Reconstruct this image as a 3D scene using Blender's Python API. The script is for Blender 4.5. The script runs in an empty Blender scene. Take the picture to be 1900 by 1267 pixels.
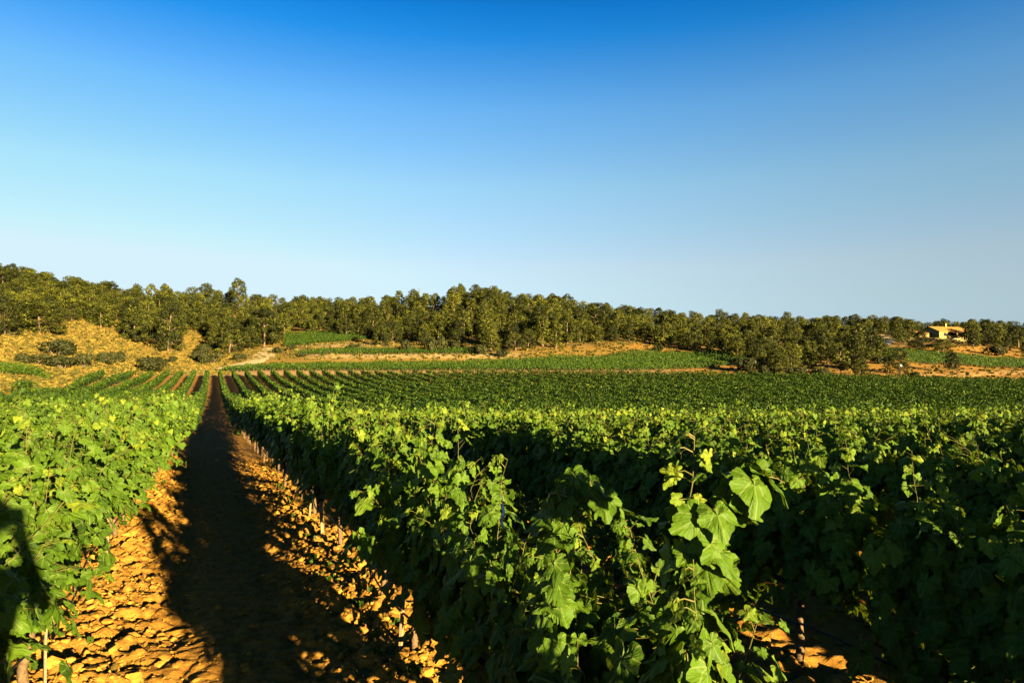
import bpy, math, random
import numpy as np
from mathutils import Vector, Matrix

SC = bpy.context.scene
COL = SC.collection
rad = math.radians
rng = np.random.default_rng(7)
random.seed(7)

# ------------------------------------------------------------------ camera
YAW = rad(23.65)                 # camera looks to the right of the row direction (+Y)
CC, SS = math.cos(YAW), math.sin(YAW)
F = 1267.0                       # focal length in photograph pixels (1900 wide)
HOR = 680.0                      # horizon line of the photograph
CAMZ = 2.30
cam_d = bpy.data.cameras.new('camera')
cam_d.lens = 24.0
cam_d.sensor_width = 36.0
cam_d.clip_start = 0.05
cam_d.clip_end = 9000
cam = bpy.data.objects.new('camera', cam_d)
COL.objects.link(cam)
cam.location = (0, 0, CAMZ)
cam.rotation_euler = (rad(90 + 2.1), 0, -YAW)
SC.camera = cam

# ------------------------------------------------------------------ world, sun, exposure
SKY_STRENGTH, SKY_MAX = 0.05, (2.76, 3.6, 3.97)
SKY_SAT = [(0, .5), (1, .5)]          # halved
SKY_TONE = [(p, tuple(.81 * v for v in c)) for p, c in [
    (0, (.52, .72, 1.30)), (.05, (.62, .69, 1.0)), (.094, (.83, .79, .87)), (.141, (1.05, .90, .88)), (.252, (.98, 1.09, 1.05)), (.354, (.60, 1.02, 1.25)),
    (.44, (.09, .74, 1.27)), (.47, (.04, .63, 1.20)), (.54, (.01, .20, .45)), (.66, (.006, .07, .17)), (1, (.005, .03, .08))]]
SUN_EL, SUN_AZ = rad(9.8), rad(12.2)          # sun behind the camera, a little to the right of the rows
SUN_DIR = Vector((math.sin(SUN_AZ) * math.cos(SUN_EL), -math.cos(SUN_AZ) * math.cos(SUN_EL), math.sin(SUN_EL)))
w = bpy.data.worlds.new('World')
SC.world = w
w.use_nodes = True
nt = w.node_tree
nt.nodes.clear()
sky = nt.nodes.new('ShaderNodeTexSky')
sky.sky_type = 'NISHITA'
sky.sun_disc = False
sky.sun_elevation = SUN_EL
sky.sun_rotation = math.atan2(SUN_DIR.x, SUN_DIR.y)
sky.altitude = 400
sky.air_density = 1.0
sky.dust_density = 0.3
sky.ozone_density = 2.0
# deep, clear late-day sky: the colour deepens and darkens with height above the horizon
def wmath(op, a, b=None):
    m = nt.nodes.new('ShaderNodeMath'); m.operation = op
    for i, v in enumerate((a, b)):
        if v is None: continue
        if isinstance(v, (int, float)): m.inputs[i].default_value = v
        else: nt.links.new(v, m.inputs[i])
    return m.outputs[0]
def wramp(src, stops):
    r = nt.nodes.new('ShaderNodeValToRGB'); e = r.color_ramp.elements
    while len(e) < len(stops): e.new(.5)
    for i, (p, c) in enumerate(stops):
        e[i].position = p; e[i].color = (*c, 1) if isinstance(c, tuple) else (c, c, c, 1)
    nt.links.new(src, r.inputs[0]); return r.outputs[0]
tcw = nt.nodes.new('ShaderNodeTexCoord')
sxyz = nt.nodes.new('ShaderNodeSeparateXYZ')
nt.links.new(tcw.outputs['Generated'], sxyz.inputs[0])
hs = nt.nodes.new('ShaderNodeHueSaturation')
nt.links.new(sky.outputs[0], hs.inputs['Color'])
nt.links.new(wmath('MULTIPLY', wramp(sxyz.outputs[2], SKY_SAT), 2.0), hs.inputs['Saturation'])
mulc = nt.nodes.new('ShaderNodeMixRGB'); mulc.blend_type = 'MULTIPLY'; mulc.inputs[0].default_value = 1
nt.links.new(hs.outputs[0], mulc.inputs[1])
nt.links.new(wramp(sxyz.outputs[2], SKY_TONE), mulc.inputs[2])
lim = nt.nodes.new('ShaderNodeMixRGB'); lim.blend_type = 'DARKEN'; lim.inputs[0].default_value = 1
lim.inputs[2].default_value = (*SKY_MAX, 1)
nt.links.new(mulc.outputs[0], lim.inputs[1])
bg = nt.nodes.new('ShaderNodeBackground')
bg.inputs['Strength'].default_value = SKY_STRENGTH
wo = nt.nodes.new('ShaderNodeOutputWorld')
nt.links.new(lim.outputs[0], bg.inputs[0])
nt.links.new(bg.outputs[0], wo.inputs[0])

sl = bpy.data.lights.new('sun', 'SUN')
sl.energy = 5.0
sl.angle = rad(0.5)
sl.color = (1.0, 0.80, 0.42)
so = bpy.data.objects.new('sun', sl)
COL.objects.link(so)
so.rotation_euler = SUN_DIR.to_track_quat('Z', 'Y').to_euler()

SC.view_settings.view_transform = 'Standard'
SC.view_settings.look = 'None'
SC.view_settings.gamma = 1.0
SC.view_settings.exposure = 2.3
SC.cycles.max_bounces = 5
SC.cycles.diffuse_bounces = 0
SC.cycles.transmission_bounces = 3
SC.cycles.transparent_max_bounces = 4

# ------------------------------------------------------------------ helpers
def tag(o, label=None, cat=None, group=None, kind=None):
    if label: o['label'] = label
    if cat: o['category'] = cat
    if group: o['group'] = group
    if kind: o['kind'] = kind
    return o

def empty(name, loc=(0, 0, 0), rz=0.0):
    o = bpy.data.objects.new(name, None)
    COL.objects.link(o)
    o.location = loc
    o.rotation_euler = (0, 0, rz)
    return o

def np_mesh(name, V, T, smooth=False, attrs=None, mats=(), midx=None, uv=None):
    """triangle/quad mesh from arrays; T is (m,3) or (m,4)"""
    me = bpy.data.meshes.new(name)
    V = np.asarray(V, np.float32); T = np.asarray(T, np.int32)
    k = T.shape[1]
    me.vertices.add(len(V)); me.vertices.foreach_set('co', V.ravel())
    me.loops.add(T.size); me.loops.foreach_set('vertex_index', T.ravel())
    me.polygons.add(len(T))
    me.polygons.foreach_set('loop_start', np.arange(0, T.size, k, dtype=np.int32))
    me.polygons.foreach_set('loop_total', np.full(len(T), k, np.int32))
    if midx is not None:
        me.polygons.foreach_set('material_index', np.asarray(midx, np.int32))
    me.polygons.foreach_set('use_smooth', np.full(len(T), smooth))
    for n, a in (attrs or {}).items():
        a = np.asarray(a, np.float32)
        if a.ndim == 1:
            at = me.attributes.new(n, 'FLOAT', 'POINT'); at.data.foreach_set('value', a)
        else:
            at = me.attributes.new(n, 'FLOAT_COLOR', 'POINT')
            at.data.foreach_set('color', np.concatenate([a, np.ones((len(a), 1), np.float32)], 1).ravel())
    for m in mats: me.materials.append(m)
    me.update(calc_edges=True)
    return me

def link(name, me, parent=None, loc=None):
    o = bpy.data.objects.new(name, me)
    COL.objects.link(o)
    if parent: o.parent = parent
    if loc is not None: o.location = loc
    return o

class Acc:
    """collects triangles of many pieces for ONE mesh"""
    def __init__(s): s.V = []; s.T = []; s.A = []; s.M = []; s.n = 0
    def add(s, V, T, a=0.5, m=0):
        V = np.asarray(V, float); T = np.asarray(T, int)
        s.V.append(V); s.T.append(T + s.n); s.n += len(V)
        s.A.append(np.full(len(V), a) if np.isscalar(a) else np.asarray(a)); s.M.append(np.full(len(T), m))
    def mesh(s, name, mats, smooth=False):
        return np_mesh(name, np.concatenate(s.V), np.concatenate(s.T), smooth, {'tint': np.concatenate(s.A)}, mats, np.concatenate(s.M))

def tube(pts, radii, seg=6, jit=0.0, cap=True):
    """tapered tube along a polyline -> V, T"""
    pts = np.asarray(pts, float); n = len(pts)
    radii = np.broadcast_to(np.asarray(radii, float), (n,))
    d = np.gradient(pts, axis=0); d /= np.linalg.norm(d, axis=1, keepdims=True) + 1e-9
    ref = np.where(np.abs(d[:, 2:3]) > .9, np.array([[1., 0, 0]]), np.array([[0, 0, 1.]]))
    a = np.cross(d, ref); a /= np.linalg.norm(a, axis=1, keepdims=True) + 1e-9
    for i in range(1, n):
        if np.dot(a[i], a[i - 1]) < 0: a[i] = -a[i]
    b = np.cross(d, a)
    th = np.arange(seg) * 2 * math.pi / seg
    r = radii[:, None] * (1 + jit * rng.uniform(-1, 1, (n, seg)))
    V = pts[:, None, :] + r[..., None] * (np.cos(th)[None, :, None] * a[:, None, :] + np.sin(th)[None, :, None] * b[:, None, :])
    V = V.reshape(-1, 3)
    i, j = np.meshgrid(np.arange(n - 1), np.arange(seg), indexing='ij')
    p = i * seg + j; q = i * seg + (j + 1) % seg
    T = np.concatenate([np.stack([p, q, q + seg], -1).reshape(-1, 3), np.stack([p, q + seg, p + seg], -1).reshape(-1, 3)])
    if cap:
        V = np.concatenate([V, pts[:1], pts[-1:]])
        k = np.arange(seg); k2 = (k + 1) % seg
        T = np.concatenate([T, np.stack([k2, k, np.full(seg, n * seg)], -1),
                            np.stack([(n - 1) * seg + k, (n - 1) * seg + k2, np.full(seg, n * seg + 1)], -1)])
    return V, T

def box(x0, x1, y0, y1, z0, z1):
    V = np.array([(x, y, z) for z in (z0, z1) for x, y in ((x0, y0), (x1, y0), (x1, y1), (x0, y1))], float)
    Q = [(0, 3, 2, 1), (4, 5, 6, 7), (0, 1, 5, 4), (1, 2, 6, 5), (2, 3, 7, 6), (3, 0, 4, 7)]
    T = [t for q in Q for t in ((q[0], q[1], q[2]), (q[0], q[2], q[3]))]
    return V, np.array(T)

ONES = ['', 'first', 'second', 'third', 'fourth', 'fifth', 'sixth', 'seventh', 'eighth', 'ninth', 'tenth', 'eleventh', 'twelfth',
        'thirteenth', 'fourteenth', 'fifteenth', 'sixteenth', 'seventeenth', 'eighteenth', 'nineteenth']
TENS = ['', '', 'twent', 'thirt', 'fort', 'fift', 'sixt', 'sevent', 'eight', 'ninet']
def ordinal(n):
    if n < 20: return ONES[n]
    if n < 100: return TENS[n // 10] + ('ieth' if n % 10 == 0 else 'y-' + ONES[n % 10])
    return 'hundredth' if n == 100 else 'hundred-and-' + ordinal(n - 100)

# value noise (numpy)
def vnoise(x, y, seed=0):
    xi = np.floor(x).astype(np.int64); yi = np.floor(y).astype(np.int64)
    xf = x - xi; yf = y - yi
    def h(a, b):
        n = (a * 374761393 + b * 668265263 + seed * 144665) & 0x7fffffff
        n = ((n ^ (n >> 13)) * 1274126177) & 0x7fffffff
        return ((n ^ (n >> 16)) & 0xffff) / 65535.0
    u = xf * xf * (3 - 2 * xf); v = yf * yf * (3 - 2 * yf)
    return (h(xi, yi) * (1 - u) + h(xi + 1, yi) * u) * (1 - v) + (h(xi, yi + 1) * (1 - u) + h(xi + 1, yi + 1) * u) * v
def fbm(x, y, seed=0, o=4):
    s = 0; a = .5
    for i in range(o):
        s = s + a * vnoise(x * 2 ** i, y * 2 ** i, seed + i * 17); a *= .5
    return s

# ------------------------------------------------------------------ materials
def new_mat(name):
    m = bpy.data.materials.new(name); m.use_nodes = True
    n = m.node_tree.nodes; n.clear()
    out = n.new('ShaderNodeOutputMaterial')
    return m, n, m.node_tree.links, out

def ramp(n, stops):
    r = n.new('ShaderNodeValToRGB')
    e = r.color_ramp.elements
    while len(e) < len(stops): e.new(0.5)
    for i, (p, c) in enumerate(stops):
        e[i].position = p; e[i].color = (*c, 1)
    return r

def leaf_material(name, dark, mid, light, trans, tfac=0.28, rough=0.55, spec=0.16, vary=.16, veins=False):
    m, n, l, out = new_mat(name)
    at = n.new('ShaderNodeAttribute'); at.attribute_name = 'tint'
    oi = n.new('ShaderNodeObjectInfo')
    ad = n.new('ShaderNodeMath'); ad.operation = 'MULTIPLY_ADD'; ad.inputs[1].default_value = vary
    l.new(oi.outputs['Random'], ad.inputs[0]); l.new(at.outputs['Fac'], ad.inputs[2])
    sb = n.new('ShaderNodeMath'); sb.operation = 'SUBTRACT'; sb.inputs[1].default_value = vary / 2
    l.new(ad.outputs[0], sb.inputs[0])
    rp = ramp(n, [(0.0, dark), (0.55, mid), (1.0, light)])
    l.new(sb.outputs[0], rp.inputs[0])
    p = n.new('ShaderNodeBsdfPrincipled')
    p.inputs['Roughness'].default_value = rough
    p.inputs['Specular IOR Level'].default_value = spec
    col = rp.outputs[0]
    if veins:                                                    # pale veins fanning out from the leaf stalk
        def mt(op, a, b=None, c=None):
            q = n.new('ShaderNodeMath'); q.operation = op
            for i, v in enumerate((a, b, c)):
                if v is None: continue
                if isinstance(v, (int, float)): q.inputs[i].default_value = v
                else: l.new(v, q.inputs[i])
            return q.outputs[0]
        lx = n.new('ShaderNodeAttribute'); lx.attribute_name = 'leaf_xy'
        sx = n.new('ShaderNodeSeparateXYZ'); l.new(lx.outputs['Vector'], sx.inputs[0])
        ax = mt('ABSOLUTE', sx.outputs[0])
        best = None
        for deg in (0, 38, 82, 125):
            sn, cs = math.sin(rad(deg)), math.cos(rad(deg))
            dist = mt('ABSOLUTE', mt('SUBTRACT', mt('MULTIPLY', ax, cs), mt('MULTIPLY', sx.outputs[1], sn)))
            back = mt('LESS_THAN', mt('ADD', mt('MULTIPLY', ax, sn), mt('MULTIPLY', sx.outputs[1], cs)), 0.0)
            dist = mt('ADD', dist, back)
            best = dist if best is None else mt('MINIMUM', best, dist)
        mr = n.new('ShaderNodeMapRange'); mr.inputs[1].default_value = .006; mr.inputs[2].default_value = .022; mr.inputs[3].default_value = .55; mr.inputs[4].default_value = 0
        l.new(best, mr.inputs[0])
        vm = n.new('ShaderNodeMixRGB'); vm.inputs[2].default_value = (.20, .24, .06, 1); l.new(mr.outputs[0], vm.inputs[0]); l.new(col, vm.inputs[1])
        col = vm.outputs[0]
    l.new(col, p.inputs['Base Color'])
    if veins:
        tc = n.new('ShaderNodeTexCoord')
        nz = n.new('ShaderNodeTexNoise'); nz.inputs['Scale'].default_value = 90; nz.inputs['Detail'].default_value = 3
        l.new(tc.outputs['Object'], nz.inputs['Vector'])
        b = n.new('ShaderNodeBump'); b.inputs['Strength'].default_value = 0.35; b.inputs['Distance'].default_value = 0.01
        l.new(nz.outputs['Fac'], b.inputs['Height']); l.new(b.outputs[0], p.inputs['Normal'])
    t = n.new('ShaderNodeBsdfTranslucent')
    mx0 = n.new('ShaderNodeMixRGB'); mx0.inputs[0].default_value = 0.6; mx0.inputs[2].default_value = (*trans, 1)
    l.new(rp.outputs[0], mx0.inputs[1]); l.new(mx0.outputs[0], t.inputs['Color'])
    mx = n.new('ShaderNodeMixShader'); mx.inputs[0].default_value = tfac
    l.new(p.outputs[0], mx.inputs[1]); l.new(t.outputs[0], mx.inputs[2]); l.new(mx.outputs[0], out.inputs[0])
    return m

def rough_material(name, c1, c2, scale=8, rough=0.9, bump=0.4, bdist=0.02, coord='Object', c3=None):
    m, n, l, out = new_mat(name)
    tc = n.new('ShaderNodeTexCoord')
    nz = n.new('ShaderNodeTexNoise'); nz.inputs['Scale'].default_value = scale; nz.inputs['Detail'].default_value = 6; nz.inputs['Roughness'].default_value = .65
    l.new(tc.outputs[coord], nz.inputs['Vector'])
    st = [(0.3, c1), (0.7, c2)] if c3 is None else [(0.3, c1), (0.5, c2), (0.7, c3)]
    rp = ramp(n, st); l.new(nz.outputs['Fac'], rp.inputs[0])
    p = n.new('ShaderNodeBsdfPrincipled'); p.inputs['Roughness'].default_value = rough; p.inputs['Specular IOR Level'].default_value = .2
    l.new(rp.outputs[0], p.inputs['Base Color'])
    if bump:
        b = n.new('ShaderNodeBump'); b.inputs['Strength'].default_value = bump; b.inputs['Distance'].default_value = bdist
        l.new(nz.outputs['Fac'], b.inputs['Height']); l.new(b.outputs[0], p.inputs['Normal'])
    l.new(p.outputs[0], out.inputs[0])
    return m

M_LEAF = leaf_material('vine_leaf', (.024, .056, .004), (.076, .142, .008), (.20, .235, .015), (.20, .26, .006), .25, veins=True)
M_FAR = leaf_material('vine_leaf_field', (.011, .029, .003), (.038, .074, .006), (.14, .17, .011), (.11, .17, .007), .2)
M_PINE = leaf_material('pine_needles', (.006, .008, .002), (.034, .040, .005), (.135, .134, .012), (.08, .09, .008), .12, .6, .15, .34)
M_SHRUB = leaf_material('shrub_leaf', (.014, .017, .005), (.036, .038, .009), (.085, .080, .018), (.06, .08, .01), .12, .6, .15)
M_DRY = leaf_material('dry_grass_blade', (.13, .085, .016), (.26, .17, .03), (.37, .245, .05), (.35, .23, .04), .2, .8, .1)
M_TUFT = leaf_material('scrub_leaf', (.035, .035, .008), (.09, .075, .014), (.22, .155, .03), (.2, .16, .02), .15, .8, .1)
M_BARK = rough_material('vine_bark', (.075, .042, .02), (.20, .125, .06), 40, bump=.8, bdist=.01)
M_CANE = rough_material('vine_cane', (.06, .07, .012), (.15, .12, .03), 60, .6, bump=.2, bdist=.003)
M_PBARK = rough_material('pine_bark', (.09, .055, .035), (.22, .15, .10), 3, bump=.6, bdist=.05)
M_STAKE = rough_material('stake_wood', (.20, .13, .06), (.33, .225, .11), 30, bump=.3, bdist=.004)
M_HOSE = rough_material('black_hose', (.012, .012, .012), (.03, .028, .025), 20, .5, bump=0)
M_STRIP = rough_material('white_plastic', (.42, .46, .52), (.60, .60, .58), 25, .4, bump=.2, bdist=.003)
M_CLOD = rough_material('earth_clod', (.21, .086, .013), (.36, .174, .022), 9, .95, .6, .012, 'Object', (.46, .245, .038))

def ground_material():
    m, n, l, out = new_mat('ground_soil')
    tc = n.new('ShaderNodeTexCoord')
    def noise(sc, d=6, r=.6):
        z = n.new('ShaderNodeTexNoise'); z.inputs['Scale'].default_value = sc; z.inputs['Detail'].default_value = d; z.inputs['Roughness'].default_value = r
        l.new(tc.outputs['Object'], z.inputs['Vector']); return z
    fine, med, big = noise(11, 8, .65), noise(1.3, 8, .78), noise(.25, 6, .7)
    soil = ramp(n, [(.3, (.21, .084, .014)), (.5, (.35, .164, .022)), (.72, (.45, .232, .038))]); l.new(fine.outputs['Fac'], soil.inputs[0])
    grass = ramp(n, [(.36, (.085, .072, .015)), (.50, (.235, .150, .025)), (.68, (.335, .215, .037))]); l.new(med.outputs['Fac'], grass.inputs[0])
    pale = ramp(n, [(.3, (.40, .27, .11)), (.7, (.53, .39, .19))]); l.new(med.outputs['Fac'], pale.inputs[0])
    clay = ramp(n, [(.35, (.25, .10, .022)), (.5, (.42, .20, .037)), (.7, (.49, .26, .062))]); l.new(med.outputs['Fac'], clay.inputs[0])
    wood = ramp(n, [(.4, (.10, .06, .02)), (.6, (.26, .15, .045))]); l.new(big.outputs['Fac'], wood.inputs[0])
    def att(nm):
        a = n.new('ShaderNodeAttribute'); a.attribute_name = nm; return a
    ca = att('cover'); sp = n.new('ShaderNodeSeparateColor'); l.new(ca.outputs['Color'], sp.inputs[0])
    wa = att('wood')
    cur = soil.outputs[0]
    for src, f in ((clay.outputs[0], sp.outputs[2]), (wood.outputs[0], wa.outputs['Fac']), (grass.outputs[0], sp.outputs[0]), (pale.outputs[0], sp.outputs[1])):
        mx = n.new('ShaderNodeMixRGB'); l.new(f, mx.inputs[0]); l.new(cur, mx.inputs[1]); l.new(src, mx.inputs[2]); cur = mx.outputs[0]
    p = n.new('ShaderNodeBsdfPrincipled'); p.inputs['Roughness'].default_value = .95; p.inputs['Specular IOR Level'].default_value = .15
    l.new(cur, p.inputs['Base Color'])
    b = n.new('ShaderNodeBump'); b.inputs['Strength'].default_value = .6; b.inputs['Distance'].default_value = .03
    l.new(fine.outputs['Fac'], b.inputs['Height'])
    b2 = n.new('ShaderNodeBump'); b2.inputs['Strength'].default_value = .35; b2.inputs['Distance'].default_value = .2
    l.new(med.outputs['Fac'], b2.inputs['Height']); l.new(b.outputs[0], b2.inputs['Normal'])
    l.new(b2.outputs[0], p.inputs['Normal']); l.new(p.outputs[0], out.inputs[0])
    return m
M_GROUND = ground_material()

# ------------------------------------------------------------------ terrain (map coordinates: bearing column px and depth D from the path's head)
NEAR = [(0, -2.30), (8, -2.32), (14, -2.46), (20, -2.72), (30, -3.20), (45, -3.90), (66, -4.45), (95, -4.35), (125, -3.4)]
NEAR_R = [(0, -2.30), (8, -2.36), (12, -2.52), (16, -2.78), (25, -3.45), (35, -4.15), (45, -4.7), (66, -5.35), (95, -5.2), (125, -4.2)]
COLS = {
    -250: [(52, 775), (60, 745), (80, 700), (100, 675), (140, 620), (200, 560), (260, 530), (300, 528)],
    0: [(60, 768), (66, 757), (74, 728), (92, 703), (105, 692), (125, 662), (160, 610), (215, 560), (270, 530), (300, 528)],
    130: [(85, 742), (92, 730), (100, 712), (110, 700), (122, 690), (150, 645), (180, 610), (230, 580), (290, 553), (320, 550)],
    300: [(140, 703), (150, 699), (158, 692), (165, 688), (190, 660), (220, 632), (270, 597), (325, 563), (350, 562)],
    400: [(150, 700), (160, 693), (172, 686), (200, 662), (240, 628), (300, 592), (345, 566), (370, 566)],
    500: [(150, 699), (156, 695), (160, 689), (166, 687), (178, 678), (186, 668), (196, 660), (215, 650), (235, 640), (300, 607), (355, 575), (380, 575)],
    620: [(150, 699), (156, 696), (160, 689), (166, 687), (178, 678), (184, 667), (190, 658), (200, 651), (208, 638), (225, 634), (256, 620), (270, 613), (330, 590), (390, 580), (410, 580)],
    750: [(150, 699), (156, 696), (160, 689), (166, 687), (179, 678), (185, 667), (191, 657), (202, 649), (212, 642), (245, 628), (300, 592), (350, 574), (370, 574)],
    870: [(150, 699), (156, 696), (160, 689), (166, 687), (181, 677), (187, 666), (193, 657), (205, 648), (250, 610), (300, 574), (335, 559), (350, 559)],
    1000: [(150, 699), (156, 696), (160, 689), (166, 687), (184, 674), (190, 664), (197, 655), (230, 625), (290, 588), (325, 576), (340, 576)],
    1130: [(150, 699), (156, 696), (160, 689), (166, 687), (196, 668), (201, 660), (213, 645), (260, 617), (320, 596), (340, 596)],
    1250: [(150, 700), (156, 696), (160, 690), (166, 688), (208, 660), (225, 646), (290, 617), (335, 604), (350, 604)],
    1350: [(150, 703), (156, 697), (166, 689), (205, 660), (225, 650), (290, 622), (335, 608), (350, 608)],
    1480: [(145, 707), (152, 701), (160, 693), (172, 684), (220, 648), (290, 617), (335, 609), (350, 609)],
    1620: [(145, 710), (152, 703), (165, 688), (180, 673), (225, 648), (250, 634), (290, 622), (320, 617), (340, 617)],
    1740: [(145, 713), (154, 704), (165, 691), (190, 673), (230, 650), (248, 634), (258, 628), (285, 627), (320, 622), (340, 622)],
    1900: [(145, 716), (158, 702), (172, 694), (190, 681), (230, 659), (270, 640), (310, 626), (340, 626)],
    2150: [(145, 718), (158, 704), (172, 696), (190, 684), (230, 664), (270, 650), (310, 640), (340, 640)],
}
DG = np.arange(0, 700, 2.0)
CX = np.array(sorted(COLS))
ZT = []
for cx in CX:
    pr = COLS[cx]
    d0 = pr[0][0]
    nr_ = NEAR_R if cx >= 620 else [(a[0], float(np.interp(a[0], *zip(*NEAR))) * .5 + a[1] * .5) for a in NEAR_R] if cx == 500 else NEAR
    pts = [p for p in nr_ if p[0] < d0 - 6] + [(d, -(y - HOR) * d / F) for d, y in pr]
    dl, zl = pts[-1]
    pts += [(dl + 60, zl - 4), (dl + 160, zl - 14), (dl + 400, zl - 25)]
    z = np.interp(DG, [p[0] for p in pts], [p[1] for p in pts])
    zp = np.pad(z, 4, mode='edge')
    zs = np.convolve(zp, np.array([1, 2, 3, 4, 5, 4, 3, 2, 1]) / 25., 'same')[4:-4]
    k = np.clip((DG - 20) / 20, 0, 1) * np.where(np.abs(DG - 178) < 30, .45, 1.)
    ZT.append(z * (1 - k * .75) + zs * k * .75)
ZT = np.array(ZT)

def cam_px(X, Y):
    zc = X * SS + Y * CC
    xc = X * CC - Y * SS
    return 950 + F * xc / np.maximum(zc, 1.0), zc
def world_xy(px, D):
    xc = (px - 950) / F * D
    return xc * CC + D * SS, -xc * SS + D * CC
def ground_z(X, Y):
    X = np.asarray(X, float); Y = np.asarray(Y, float)
    px, zc = cam_px(X, Y)
    px = np.clip(px, CX[0], CX[-1]); D = np.clip(zc, 0, DG[-1] - 2.01)
    ci = np.interp(px, CX, np.arange(len(CX))); c0 = np.minimum(ci.astype(int), len(CX) - 2); cf = ci - c0
    cf = cf * cf * (3 - 2 * cf)
    di = D / 2.0; d0 = di.astype(int); df = di - d0
    z0 = ZT[c0, d0] * (1 - df) + ZT[c0, d0 + 1] * df
    z1 = ZT[c0 + 1, d0] * (1 - df) + ZT[c0 + 1, d0 + 1] * df
    z = z0 * (1 - cf) + z1 * cf + CAMZ
    far = np.clip((D - 170) / 60, 0, 1)
    z = z + far * (fbm(X * .03, Y * .03, 5) - .47) * 3.0
    return z
def gz(x, y): return float(ground_z(np.array([x]), np.array([y]))[0])
def find_depth(px, y, lo=150, hi=420):
    """depth at which the ground along bearing px is seen at height y"""
    D = np.arange(lo, hi, .5)
    X, Y = world_xy(px, D)
    yy = HOR - (ground_z(X, Y) - CAMZ) * F / D
    i = np.nonzero(yy <= y)[0]
    return float(D[i[0]]) if len(i) else float(hi)

def worley(X, Y, size, seed):
    """distance to the closest jittered cell point, cell id random"""
    gx = X / size; gy = Y / size
    xi = np.floor(gx).astype(np.int64); yi = np.floor(gy).astype(np.int64)
    best = np.full(X.shape, 9.0); bid = np.zeros(X.shape)
    for dx in (-1, 0, 1):
        for dy in (-1, 0, 1):
            a = xi + dx; b = yi + dy
            def h(s):
                n = (a * 73856093 ^ b * 19349663 ^ (s + seed) * 83492791) & 0x7fffffff
                n = ((n ^ (n >> 13)) * 1274126177) & 0x7fffffff
                return ((n ^ (n >> 15)) & 0xffff) / 65535.
            d = np.hypot(a + h(1) - gx, b + h(2) - gy)
            r = h(3)
            k = d < best
            best = np.where(k, d, best); bid = np.where(k, r, bid)
    return best, bid

ROW0R, ROW0L, PITCH = 1.48, -1.12, 2.6
def soil_relief(X, Y, zc):
    """clods, furrows and the low berm under the vine rows close to the camera"""
    u = np.abs(((X - ROW0R + PITCH / 2) % PITCH) - PITCH / 2)            # distance to a row
    berm = .07 * np.exp(-(u / .38) ** 2)
    wheel = -.035 * np.exp(-((u - .85) / .16) ** 2)
    wob = (fbm(X * 1.6, Y * 1.6, 3) - .47) * .10
    edge = np.clip(1.25 - u / 1.2, .35, 1)                              # bigger clods beside the rows
    wx = X + (vnoise(X * 7, Y * 7, 61) - .5) * .09; wy = Y + (vnoise(X * 7, Y * 7, 62) - .5) * .09
    h = 0
    for s, a, sd in ((.21, .042, 1), (.12, .040, 2), (.065, .026, 3)):
        d, r = worley(wx, wy, s, sd)
        h = h + a * (.35 + r) * np.sqrt(np.maximum(0, 1 - (d / .72) ** 2)) * np.where(r > .22, 1, .25)
    h = h + (fbm(X * 22, Y * 22, 9, 3) - .45) * .025
    near = np.clip((26 - zc) / 12, 0, 1) * np.clip((zc + 2) / 2, 0, 1)
    field = np.clip((60 - zc) / 30, 0, 1)
    return near * h * edge * 1.0 + field * (berm + wheel + wob)

def axis(spec):
    out = [spec[0][0]]
    for a, b, s0, s1 in spec:
        t = a
        while t < b - 1e-6:
            f = (t - a) / (b - a)
            t = min(b, t + s0 + (s1 - s0) * f)
            out.append(t)
    return np.array(out)
gx = axis([(-2600, -320, 400, 60), (-320, -150, 30, 3), (-150, -12, 3, 1.0), (-12, -2.0, .8, .10), (-2.0, 2.7, .026, .026),
           (2.7, 12, .05, .5), (12, 60, .8, 2.2), (60, 400, 2.2, 3), (400, 500, 5, 30), (500, 2600, 60, 400)])
gy = axis([(-600, -12, 120, 5), (-12, 2.2, 2, .1), (2.2, 12.5, .026, .03), (12.5, 30, .035, .12), (30, 80, .3, 1.2), (80, 130, 1.2, 2.2),
           (130, 400, 2.2, 3), (400, 520, 5, 30), (520, 2800, 60, 400)])
GX, GY = np.meshgrid(gx, gy)
px_, zc_ = cam_px(GX, GY)
GZ = ground_z(GX, GY) + soil_relief(GX, GY, zc_)
img_y = HOR - (GZ - CAMZ) * F / np.maximum(zc_, 1)

# ground cover: which plant or earth covers the ground where
FIELD_END_PX = [-260, 0, 130, 300, 400, 1300, 1400, 1900, 2150]
FIELD_END_D = [52, 68, 96, 148, 152, 152, 151, 149, 149]
def field_end(px): return np.interp(px, FIELD_END_PX, FIELD_END_D)
def smooth(a, b, v):
    t = np.clip((v - a) / (b - a), 0, 1); return t * t * (3 - 2 * t)
dend = field_end(px_)
beyond = smooth(0, 3, zc_ - dend)
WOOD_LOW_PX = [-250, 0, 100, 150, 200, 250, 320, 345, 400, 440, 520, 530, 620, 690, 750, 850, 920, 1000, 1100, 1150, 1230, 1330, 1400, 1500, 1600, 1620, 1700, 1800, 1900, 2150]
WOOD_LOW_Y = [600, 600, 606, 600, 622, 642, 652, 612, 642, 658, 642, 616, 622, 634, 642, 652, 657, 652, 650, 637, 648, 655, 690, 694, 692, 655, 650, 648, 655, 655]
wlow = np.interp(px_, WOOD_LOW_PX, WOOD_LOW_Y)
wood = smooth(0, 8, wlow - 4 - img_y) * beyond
golden = beyond * (1 - wood * .75) * np.where(px_ < 420, 1, np.where(px_ < 1170, .75, .25))
golden = golden * np.where(px_ < 260, smooth(18, 40, zc_ - dend), smooth(2, 20, zc_ - dend))
clay = beyond * np.where(px_ < 300, 1, np.where(px_ > 1180, 1, .3)) * (1 - smooth(10, 30, zc_ - dend) * .6)
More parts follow.
